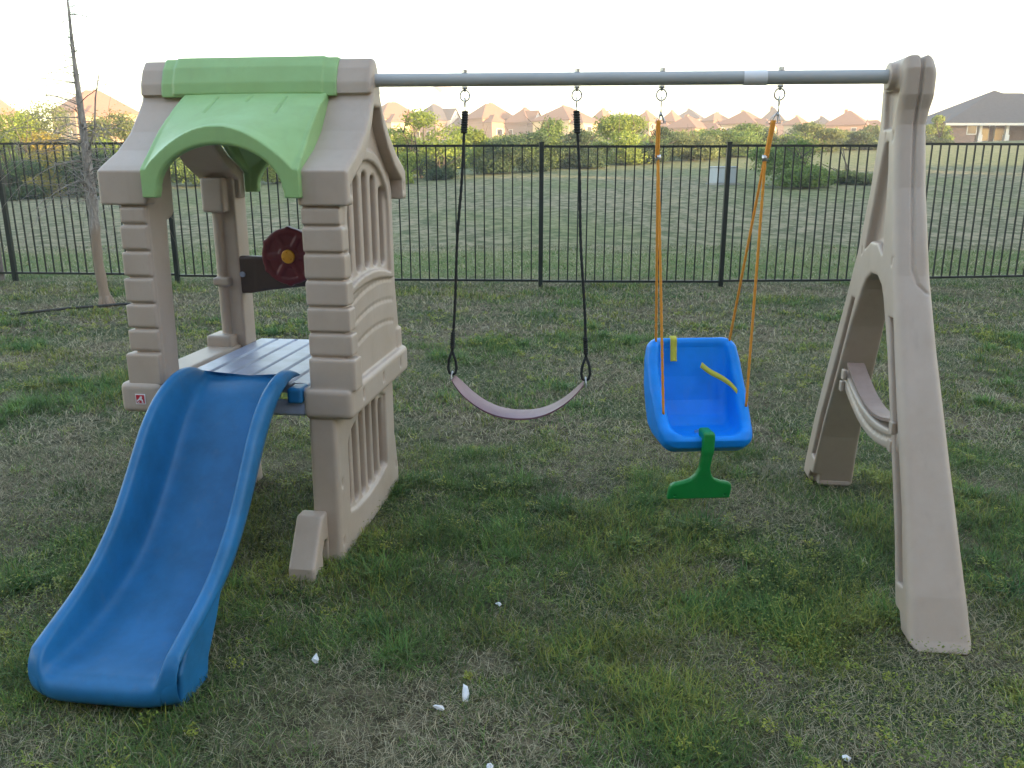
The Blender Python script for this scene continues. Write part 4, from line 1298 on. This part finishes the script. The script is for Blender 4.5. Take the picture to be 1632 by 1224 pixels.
# ================================================================ TREES AND BUSHES BEYOND THE FENCE
M_LEAF = foliage('leaf', .5, .6)
def crown_mesh(name, seed, w, h, tone, n=2600, leaf=.17, lobes=9, loose=.12, low=.12):
    """w, h in metres; leaves spread through a cluster of uneven lobes"""
    r = np.random.default_rng(seed)
    C = []; 
    for i in range(lobes):
        a = r.random() * 6.28; q = r.random() ** .6
        zc = low + (1 - low) * (.06 + .72 * r.random() if i % 3 else .05 + .2 * r.random())
        wid = 1.0 if zc < .45 else np.sin(np.clip(zc, .05, .97) * np.pi) ** .6
        C.append((np.cos(a) * q * .30 * wid, np.sin(a) * q * .30 * wid, zc, .17 + .11 * r.random(), .8 + .35 * r.random()))
    C = np.array(C)
    k = r.integers(0, lobes, n)
    d = r.standard_normal((n, 3)); d /= np.linalg.norm(d, axis=1)[:, None]
    rad = (1 - (1 - r.random(n)) ** 0.5 * .55) * (1 + loose * r.standard_normal(n))
    P = C[k, :3] + d * (C[k, 3] * rad)[:, None] * np.array([1, 1, .9])
    P[:, 2] = np.maximum(P[:, 2], .015 + .04 * r.random(n))
    P = P * np.array([w, w, h])
    s = leaf * (.55 + .9 * r.random(n))
    nv = d + r.standard_normal((n, 3)) * .7; nv /= np.linalg.norm(nv, axis=1)[:, None]
    t = np.cross(nv, r.standard_normal((n, 3))); t /= np.linalg.norm(t, axis=1)[:, None]
    b = np.cross(nv, t)
    V = np.stack([P - t * s[:, None], P - b * (s * .42)[:, None], P + t * s[:, None], P + b * (s * .42)[:, None]], 1).reshape(-1, 3)
    F = np.arange(n)[:, None] * 4 + np.array([[0, 1, 2, 3]])
    tt = r.random((n, 1)); col = np.array(tone[0]) * (1 - tt) + np.array(tone[1]) * tt
    col = col * (C[k, 4] * (.8 + .4 * r.random(n)))[:, None]
    return mesh_np(name, V, F, False, np.repeat(col, 4, 0))
def trunk_mesh(seed, w, h):
    r = np.random.default_rng(seed); b = MB()
    for s in range(r.integers(2, 5)):
        a = r.random() * 6.28; q = np.linspace(0, 1, 7)
        sp = .05 + .22 * r.random()
        p = np.stack([np.cos(a) * sp * w * q ** 1.3, np.sin(a) * sp * w * q ** 1.3, -.15 + h * .75 * q], 1) + r.standard_normal((7, 3)) * .03 * q[:, None]
        b.tube(p, np.linspace(.06, .015, 7) * (h / 4) ** .5, 7)
        for j in range(3):
            i = r.integers(2, 6); d = r.standard_normal(3) * .16 * w; d[2] = abs(d[2]) + .1 * h
            b.tube([p[i], p[i] + d * .6, p[i] + d], [.035, .022, .008], 5)
    return b.mesh('trunk', True)
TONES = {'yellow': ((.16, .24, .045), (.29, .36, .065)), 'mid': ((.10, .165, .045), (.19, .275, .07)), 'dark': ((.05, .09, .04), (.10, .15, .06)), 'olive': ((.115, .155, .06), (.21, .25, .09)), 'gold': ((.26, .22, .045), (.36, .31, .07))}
PROTO = {}
def tree(name, cat, label, group, px, ptop, pbase, wpx, D, tone, seed, n=2600, loose=.12, low=.12, lobes=9, ground=True):
    base = atY(px, pbase, D); top = atY(px, ptop, D)
    zt = top.z
    base.z = float(height(base.x, base.y)) if ground else base.z
    h = (zt - base.z) * 1.17; w = wpx / 1354 * D * 1.38
    root = empty(name, base, (seed * 1.7) % 6.28)
    tag(root, label, cat, group)
    link('trunk', trunk_mesh(seed, w, h), root, M_BARK)
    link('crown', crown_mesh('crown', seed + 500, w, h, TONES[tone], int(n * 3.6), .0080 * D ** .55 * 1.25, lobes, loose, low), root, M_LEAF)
G1 = 'bushes and small trees beyond the fence'
BUSH = [
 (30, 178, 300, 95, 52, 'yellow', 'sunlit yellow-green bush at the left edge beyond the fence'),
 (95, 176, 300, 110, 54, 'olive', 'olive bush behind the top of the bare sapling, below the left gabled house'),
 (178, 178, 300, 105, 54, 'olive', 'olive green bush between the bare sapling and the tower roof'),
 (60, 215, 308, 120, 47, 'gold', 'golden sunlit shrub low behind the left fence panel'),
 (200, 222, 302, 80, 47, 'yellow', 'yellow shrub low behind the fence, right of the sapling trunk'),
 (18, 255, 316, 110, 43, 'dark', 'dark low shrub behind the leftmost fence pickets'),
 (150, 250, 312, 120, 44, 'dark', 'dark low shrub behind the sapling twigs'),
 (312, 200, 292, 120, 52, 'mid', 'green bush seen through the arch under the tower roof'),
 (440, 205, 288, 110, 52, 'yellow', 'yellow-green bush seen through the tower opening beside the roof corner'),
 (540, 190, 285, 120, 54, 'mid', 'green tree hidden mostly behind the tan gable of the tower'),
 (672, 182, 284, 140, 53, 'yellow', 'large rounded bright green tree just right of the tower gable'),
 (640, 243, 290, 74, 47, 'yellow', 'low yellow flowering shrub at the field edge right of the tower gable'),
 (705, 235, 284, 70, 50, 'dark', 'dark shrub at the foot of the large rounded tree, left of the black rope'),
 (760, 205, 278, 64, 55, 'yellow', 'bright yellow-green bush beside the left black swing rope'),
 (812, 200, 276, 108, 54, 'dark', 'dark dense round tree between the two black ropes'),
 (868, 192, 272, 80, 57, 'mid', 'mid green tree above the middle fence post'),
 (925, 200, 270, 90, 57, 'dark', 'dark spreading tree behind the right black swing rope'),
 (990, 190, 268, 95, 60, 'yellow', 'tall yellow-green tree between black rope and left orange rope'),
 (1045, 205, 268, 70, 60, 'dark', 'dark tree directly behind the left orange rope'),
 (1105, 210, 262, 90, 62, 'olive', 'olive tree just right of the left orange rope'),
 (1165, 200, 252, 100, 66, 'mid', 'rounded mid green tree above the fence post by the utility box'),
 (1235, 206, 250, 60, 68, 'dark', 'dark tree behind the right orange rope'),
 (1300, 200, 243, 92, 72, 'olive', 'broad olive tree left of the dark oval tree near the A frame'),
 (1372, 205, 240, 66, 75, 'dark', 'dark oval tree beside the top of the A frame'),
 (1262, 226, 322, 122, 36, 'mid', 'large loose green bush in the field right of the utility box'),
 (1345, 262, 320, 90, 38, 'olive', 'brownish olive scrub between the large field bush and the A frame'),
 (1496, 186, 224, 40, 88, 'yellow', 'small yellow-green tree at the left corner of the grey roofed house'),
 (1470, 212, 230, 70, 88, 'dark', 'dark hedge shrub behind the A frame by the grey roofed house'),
]
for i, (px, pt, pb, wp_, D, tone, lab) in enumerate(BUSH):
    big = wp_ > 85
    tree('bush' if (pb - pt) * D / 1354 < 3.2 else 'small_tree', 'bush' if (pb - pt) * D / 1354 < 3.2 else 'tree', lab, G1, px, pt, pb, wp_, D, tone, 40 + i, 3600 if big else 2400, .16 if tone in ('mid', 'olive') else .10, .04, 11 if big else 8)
# a far belt of scrub that reads as one mass, up the slope in front of the houses
def scrub():
    V, F, C, n = [], [], [], 0
    r = np.random.default_rng(3)
    for k in range(240):
        px = -200 + 2000 * r.random(); D = np.interp(px, PXS, EDD) + 3 + 85 * r.random() ** 1.3
        if 1440 < px and D < 120: D += 60
        x = (px - 816) / 1354 * D; z = float(height(x, D))
        tone = TONES[['mid', 'olive', 'yellow', 'yellow', 'mid', 'dark'][r.integers(0, 6)]]
        hh = 1.5 + 1.3 * r.random()
        me = crown_mesh('x', 900 + k, 5 + 4 * r.random(), hh, tone, 1100, .19, 8, .12, .02)
        co = np.empty(len(me.vertices) * 3, np.float32); me.vertices.foreach_get('co', co); co = co.reshape(-1, 3) + np.array([x, D, z - .1])
        ca = np.empty(len(me.vertices) * 4, np.float32); me.attributes['tint'].data.foreach_get('color', ca)
        m = len(co); V.append(co); F.append(np.arange(m).reshape(-1, 4) + n); C.append(ca.reshape(-1, 4)[:, :3]); n += m
        bpy.data.meshes.remove(me)
    tag(link('scrub', mesh_np('scrub', np.concatenate(V), np.concatenate(F), False, np.concatenate(C)), None, M_LEAF), 'belt of green scrub on the slope below the distant houses', 'scrub', kind='stuff')
scrub()

# ================================================================ HOUSES
def brick(name, c1, c2, mortar, scale=1.0):
    m, t, b = nodes(name)
    tc = t.nodes.new('ShaderNodeTexCoord')
    mp = t.nodes.new('ShaderNodeMapping'); mp.inputs['Rotation'].default_value = (R(90), 0, 0)
    t.links.new(tc.outputs['Object'], mp.inputs[0])
    br = t.nodes.new('ShaderNodeTexBrick'); br.inputs['Scale'].default_value = 3.2 * scale
    br.inputs['Color1'].default_value = rgba(c1); br.inputs['Color2'].default_value = rgba(c2); br.inputs['Mortar'].default_value = rgba(mortar)
    br.inputs['Mortar Size'].default_value = .012
    t.links.new(mp.outputs[0], br.inputs['Vector'])
    t.links.new(br.outputs[0], b.inputs['Base Color']); b.inputs['Roughness'].default_value = .9
    return m
M_BRICKS = [brick('red_brick', (.20, .13, .105), (.26, .17, .13), (.28, .26, .24)), brick('tan_brick', (.40, .25, .14), (.47, .31, .18), (.42, .36, .28)), brick('cream_brick', (.52, .40, .22), (.58, .46, .27), (.5, .44, .34)), brick('orange_brick', (.36, .19, .11), (.44, .25, .15), (.4, .35, .3))]
M_ROOFS = [simple('brown_shingle', (.20, .115, .08), .9, 0, .2, 3), simple('grey_shingle', (.085, .085, .09), .9, 0, .2, 3), simple('rust_shingle', (.26, .135, .085), .9, 0, .2, 3)]
M_TRIM = simple('white_trim', (.66, .64, .60), .6, 0, .05)
M_GLASS = simple('window_glass', (.03, .035, .045), .12, 0, .1)
def house(label, px, ppeak, peave, wpx, D, rot, wall=0, roof=0, storeys=2, ratio=.8, gable=None, windows=True, group='houses on the hill'):
    """a hip-roofed house; px is its middle, ppeak the ridge row, peave the eave row"""
    c = atY(px, ppeak, D); x, y = c.x, D
    zp = c.z; ze = atY(px, peave, D).z
    z0 = float(height(x, y))
    vis = wpx / 1354 * D
    a = R(rot)
    L_ = vis / (abs(math.cos(a)) + ratio * abs(math.sin(a))); Wd = L_ * ratio
    root = empty('house', (x, y, z0), a)
    tag(root, label, 'house', group)
    he = max(ze - z0, 2.4); hp_ = max(zp - z0, he + 1.2)
    b = MB(); b.box((-L_ / 2 + .4, -Wd / 2 + .4, -1.5), (L_ / 2 - .4, Wd / 2 - .4, he)); link('wall', b.mesh('wall'), root, M_BRICKS[wall])
    rl = max(.3, (L_ - Wd) / 2 + .2)
    l2, w2 = L_ / 2, Wd / 2
    V = [(-l2, -w2, he), (l2, -w2, he), (l2, w2, he), (-l2, w2, he), (-rl, 0, hp_), (rl, 0, hp_), (-l2, -w2, he - .22), (l2, -w2, he - .22), (l2, w2, he - .22), (-l2, w2, he - .22)]
    me = mesh_np('roof', V, [np.array([(0, 1, 5, 4), (2, 3, 4, 5), (0, 6, 7, 1), (1, 7, 8, 2), (2, 8, 9, 3), (3, 9, 6, 0), (6, 9, 8, 7)]), np.array([(1, 2, 5), (3, 0, 4)])], False)
    rf = link('roof', me, root, M_ROOFS[roof])
    b = MB(); cx, cy = rl * .4 + .6, w2 * .25
    b.box((cx - .4, cy - .35, he), (cx + .4, cy + .35, hp_ + .35)); link('chimney', b.mesh('chimney'), rf, M_BRICKS[wall])
    if windows:
        fl = [(.9 + 2.7 * s, 1.35) for s in range(int(he // 2.6))]
        for (sx, sy, half) in ((0, -1, L_ / 2), (1, 0, Wd / 2), (-1, 0, Wd / 2)):
            for zf, wh_ in fl:
                k = max(2, int(half * 2 / 4.2))
                for j in range(k):
                    q = (-1 + 2 * (j + .5) / k) * (half - .8)
                    if (j * 7 + int(zf * 3) + int(px)) % 4 == 0: continue
                    f = MB(); p_ = MB()
                    if sy: f.box((q - .55, -w2 + .34, zf), (q + .55, -w2 + .42, zf + wh_)); p_.box((q - .45, -w2 + .325, zf + .1), (q + .45, -w2 + .345, zf + wh_ - .1))
                    else:
                        X0 = sx * (l2 - .40); X1 = sx * (l2 - .34); X2 = sx * (l2 - .325)
                        f.box((min(X0, X1), q - .55, zf), (max(X0, X1), q + .55, zf + wh_)); p_.box((min(X1, X2), q - .45, zf + .1), (max(X1, X2), q + .45, zf + wh_ - .1))
                    wf = link('window', f.mesh('window'), root, M_TRIM); link('pane', p_.mesh('pane'), wf, M_GLASS)
    if int(px) % 2 == 0 or wpx > 80:      # lower front wing with its own hip
        q = -.45 if int(px) % 3 else .45
        ww, wd_ = L_ * .46, 3.2; hw_ = he * .78; xc = q * (L_ - ww)
        b = MB(); b.box((xc - ww / 2 + .3, -w2 - wd_ + .3, -1.5), (xc + ww / 2 - .3, -w2 + .41, hw_)); link('wing_wall', b.mesh('wing_wall'), root, M_BRICKS[wall])
        V = [(xc - ww / 2, -w2 - wd_, hw_), (xc + ww / 2, -w2 - wd_, hw_), (xc + ww / 2, -w2 + 2.5, hw_), (xc - ww / 2, -w2 + 2.5, hw_), (xc, -w2 - wd_ + ww * .45, hw_ + ww * .36), (xc, -w2 + 2.5, hw_ + ww * .36)]
        link('wing_roof', mesh_np('wing_roof', V, [np.array([(1, 2, 5, 4), (3, 0, 4, 5), (0, 3, 2, 1)]), np.array([(0, 1, 4), (2, 3, 5)])], False), root, M_ROOFS[roof])
        f = MB(); f.box((xc - .9, -w2 - wd_ + .22, .9), (xc + .9, -w2 - wd_ + .299, 2.4)); wf = link('window', f.mesh('window'), root, M_TRIM)
        f = MB(); f.box((xc - .75, -w2 - wd_ + .19, 1.0), (xc + .75, -w2 - wd_ + .23, 2.3)); link('pane', f.mesh('pane'), wf, M_GLASS)
    if gable:
        q, gw, gh = gable
        cx = q * l2
        V = [(cx - gw / 2, -w2 - .6, he - 1.6), (cx + gw / 2, -w2 - .6, he - 1.6), (cx + gw / 2, -w2 - .6, he + .2), (cx, -w2 - .6, he + gh), (cx - gw / 2, -w2 - .6, he + .2), (cx - gw / 2, 0, he - 1.6), (cx + gw / 2, 0, he - 1.6), (cx + gw / 2, 0, he + .2), (cx, 0, he + gh), (cx - gw / 2, 0, he + .2)]
        me = bpy.data.meshes.new('gable_front'); me.from_pydata(V, [], [(0, 1, 2, 3, 4), (1, 6, 7, 2), (5, 0, 4, 9), (0, 5, 6, 1)])
        link('gable_front', me, root, M_TRIM)
        e = .35
        V = [(cx - gw / 2 - e, -w2 - .95, he + .2 - e * gh / gw), (cx, -w2 - .95, he + gh + .12), (cx, 0, he + gh + .12), (cx - gw / 2 - e, 0, he + .2 - e * gh / gw), (cx + gw / 2 + e, -w2 - .95, he + .2 - e * gh / gw), (cx + gw / 2 + e, 0, he + .2 - e * gh / gw)]
        me = mesh_np('gable_roof', V, np.array([(0, 1, 2, 3), (1, 4, 5, 2)]), False)
        o = link('gable_roof', me, root, M_ROOFS[roof]); s_ = o.modifiers.new('thick', 'SOLIDIFY'); s_.thickness = .16
    return root
HOUSES = [
 ('pale house with a lit rust roof at the far left behind the yellow bush', -20, 150, 188, 90, 190, 40, 2, 2, None),
 ('house with rust hip roof and shaded left side, right behind the sapling trunk', 148, 145, 180, 120, 170, 42, 1, 2, None),
 ('rust roofed house glimpsed just right of the tower gable', 626, 164, 190, 90, 205, 30, 2, 2, None),
 ('dark roofed house with small white gable left of the first black rope', 693, 168, 192, 72, 205, 48, 0, 1, (.35, 4, 2.6)),
 ('long orange brick house with broad lit roof between first rope and pale gabled house', 781, 166, 190, 82, 200, 28, 3, 2, None),
 ('dark peaked house with a white gable wall behind the dark round tree', 838, 174, 196, 66, 195, 45, 0, 0, (-.3, 4, 2.4)),
 ('big hip roofed house with bright yellow right wall at the second black rope', 902, 170, 193, 100, 190, 44, 2, 0, None),
 ('rust roofed house just right of the second black rope', 962, 175, 196, 50, 215, 40, 1, 2, None),
 ('distant pale house with twin white gables in the middle of the row', 997, 183, 198, 46, 235, 35, 2, 1, (.2, 5, 2.2)),
 ('small rust hip roofed house left of the left orange rope', 1032, 178, 194, 46, 225, 42, 1, 2, None),
 ('narrow rust roofed house directly right of the left orange rope', 1072, 178, 194, 40, 230, 42, 3, 2, None),
 ('low house with wide lit right roof, right of the left orange rope', 1098, 186, 205, 76, 180, 45, 3, 0, None),
 ('dark grey peaked house farther back on the hill, mid right', 1101, 175, 189, 50, 250, 55, 0, 1, None),
 ('flat looking house with long rust roof left of the big yellow walled house', 1142, 181, 193, 46, 235, 20, 3, 2, None),
 ('house with tall dark left roof, just left of the right orange rope', 1189, 178, 198, 82, 185, 45, 2, 0, None),
 ('dark roofed house behind the top of the right orange rope', 1234, 172, 192, 44, 225, 58, 0, 1, None),
 ('pale walled house with lit rust roof right of the right orange rope', 1272, 186, 199, 46, 210, 38, 2, 2, None),
 ('brown roofed house with lit front beside the A frame top', 1356, 177, 200, 84, 190, 50, 3, 0, None),
 ('dark ridge of a house far back left of the A frame', 1312, 187, 198, 44, 240, 50, 0, 1, None),
]
for lab, px, pk, pe, wp_, D, rot, wl, rfm, gb in HOUSES:
    house(lab, px, pk - 1, pe, wp_ * 1.12, D, rot + 9, wl, rfm, 2, .82, gb)

def near_house():
    D = 93.0
    p0 = atY(1510, 224, D); z0 = float(height(p0.x, D)) 
    cx = atY(1598, 200, D).x
    root = empty('patio_house', (cx, D, z0), 0)
    tag(root, 'grey roofed brick house with covered patio on the rise at the right edge', 'house')
    zp = atY(1577, 144, D + 5.5).z - z0; ze = atY(1577, 196, D).z - z0
    x0 = atY(1503, 200, D).x - cx; xp = atY(1577, 200, D + 5.5).x - cx; xv = atY(1616, 200, D).x - cx; zv = atY(1616, 162, D).z - z0
    x1 = atY(1720, 200, D).x - cx
    b = MB(); b.box((x0 + .5, 0, -1.5), (atY(1556, 200, D).x - cx, 11, ze)); b.box((atY(1556, 200, D).x - cx - .002, 3.2, -1.5), (x1, 11.01, ze + .003)); link('wall', b.mesh('wall'), root, M_BRICKS[0])
    # main hip + second hip
    V = [(x0, -.6, ze), (x1, -.6, ze), (x1, 11.6, ze), (x0, 11.6, ze), (xp - .4, 5.5, zp), (xp + .6, 5.5, zp)]
    xr = 2 * xp - x0
    V = [(x0, -.6, ze), (xr, -.6, ze), (xr, 11.6, ze), (x0, 11.6, ze), (xp, 5.5, zp)]
    rf = link('roof', mesh_np('roof', V, [np.array([(0, 1, 4), (1, 2, 4), (2, 3, 4), (3, 0, 4)]), np.array([(0, 3, 2, 1)])], False), root, M_ROOFS[1])
    xq = xv + (xv - xp) * .9
    V = [(xv - 3.6, -.45, ze + .01), (xq + 8, -.45, ze + .01), (xq + 8, 12, ze + .01), (xv - 3.6, 12, ze + .01), (xq + 1.5, 5.5, zp - .3), (xq + 4, 5.5, zp - .3)]
    link('side_roof', mesh_np('side_roof', V, [np.array([(0, 1, 5, 4), (2, 3, 4, 5), (0, 3, 2, 1)]), np.array([(1, 2, 5), (3, 0, 4)])], False), root, M_ROOFS[1])
    for px in (1565, 1608):
        xx = atY(px, 200, D).x - cx
        b = MB(); b.box((xx - .16, .1, -.5), (xx + .16, .42, ze - .001)); b.box((xx - .24, .02, -.5), (xx + .24, .50, .9)); link('column', b.mesh('column'), root, M_TRIM)
    b = MB(); b.box((x0, -.58, ze - .28), (x1, -.50, ze - .02)); link('fascia', b.mesh('fascia'), root, M_TRIM)
    for px, w_ in ((1576, 1.0), (1592, 1.6), (1622, 1.4)):
        xx = atY(px, 200, D).x - cx
        f = MB(); f.box((xx - w_ / 2, 3.12, .3), (xx + w_ / 2, 3.199, 2.3)); wf = link('window', f.mesh('window'), root, M_TRIM)
        f = MB(); f.box((xx - w_ / 2 + .1, 3.10, .4), (xx + w_ / 2 - .1, 3.13, 2.2)); link('pane', f.mesh('pane'), wf, M_GLASS)
    f = MB(); f.box((x0 + 2.6, -.06, .9), (x0 + 3.7, -.001, 2.2)); wf = link('window', f.mesh('window'), root, M_TRIM)
    f = MB(); f.box((x0 + 2.7, -.08, 1.0), (x0 + 3.6, -.05, 2.1)); link('pane', f.mesh('pane'), wf, M_GLASS)
near_house()

def water_tower():
    p = atY(706, 190, 620); z0 = float(height(p.x, 620)); zt = atY(706, 142, 620).z - z0
    root = empty('water_tower', (p.x, 620, z0)); tag(root, 'slender pale water tower column flaring up behind the swing beam', 'water tower')
    m = simple('tower_concrete', (.42, .43, .45), .8, 0, .05, .05)
    b = MB(); b.tube([(0, 0, -3), (0, 0, zt * .72), (0, 0, zt * .96)], [2.6, 2.4, 2.5], 24); link('pedestal', b.mesh('pedestal', True), root, m)
    b = MB(); q = np.linspace(0, 1, 12); b.tube(np.stack([q * 0, q * 0, zt * .96 + 8.5 * q], 1), [2.5, 3.3, 4.6, 5.8, 6.3, 6.5, 6.5, 6.2, 5.4, 4.1, 2.4, .4], 28); link('tank', b.mesh('tank', True), root, m)
water_tower()

# ================================================================ HOUSES BEHIND THE CAMERA (their long evening shadow covers the lawn and the field)
def back_house(cx, cy, L_, Wd, he, hp_, label, wall):
    root = empty('house', (cx, cy, float(height(cx, cy)) if cy > 0 else 0)); tag(root, label, 'house', 'houses along the street behind the lawn')
    b = MB(); b.box((-L_ / 2 + .5, -Wd / 2 + .5, -.2), (L_ / 2 - .5, Wd / 2 - .5, he)); link('wall', b.mesh('wall'), root, M_BRICKS[wall])
    l2, w2, rl = L_ / 2, Wd / 2, (L_ - Wd) / 2
    V = [(-l2, -w2, he), (l2, -w2, he), (l2, w2, he), (-l2, w2, he), (-rl - 2, 0, hp_), (rl + 2, 0, hp_)]
    link('roof', mesh_np('roof', V, [np.array([(0, 1, 5, 4), (2, 3, 4, 5), (0, 3, 2, 1)]), np.array([(1, 2, 5), (3, 0, 4)])], False), root, M_ROOFS[1])
    for k in range(4):
        q = (-1 + 2 * (k + .5) / 4) * (l2 - 1.5)
        f = MB(); f.box((q - .6, w2 - .52, 1.0), (q + .6, w2 - .42, 2.5)); wf = link('window', f.mesh('window'), root, M_TRIM)
        f = MB(); f.box((q - .5, w2 - .43, 1.1), (q + .5, w2 - .40, 2.4)); link('pane', f.mesh('pane'), wf, M_GLASS)
BACK = ['%s brick house %s' % t_ for t_ in (('red', 'behind the lawn on the left of the photographer'), ('tan', 'directly behind the photographer'), ('cream', 'next door on the right behind the photographer'), ('orange', 'two doors right behind the photographer'), ('red', 'three doors right behind the photographer'), ('tan', 'four doors right behind the photographer'), ('cream', 'at the far right end of the street'))]
for k, (cx, L_) in enumerate([(-14, 16), (3.5, 17), (22, 18), (41, 18), (60, 18), (79, 18), (98, 18)]):
    back_house(cx, -13.5, L_, 12, 6.6, 12.4, BACK[k], k % 4)
back_house(93, 66, 36, 14, 6.4, 13.0, 'unseen brick house added beyond the right edge, shading the grey roofed house', 0)  # unseen house, added only to keep sun off the patio house

# ================================================================ HAZE
hb = MB(); hb.box((-700, -60, -3), (700, 760, 75))
hm = bpy.data.materials.new('evening_haze'); hm.use_nodes = True
ht = hm.node_tree; ht.nodes.remove(ht.nodes['Principled BSDF'])
pv = ht.nodes.new('ShaderNodeVolumePrincipled'); pv.inputs['Color'].default_value = (.95, .93, .92, 1); pv.inputs['Density'].default_value = .0013; pv.inputs['Anisotropy'].default_value = 0.0
ht.links.new(pv.outputs[0], ht.nodes['Material Output'].inputs['Volume'])
hz_ = link('haze', hb.mesh('haze'), None, hm)
tag(hz_, kind='stuff')
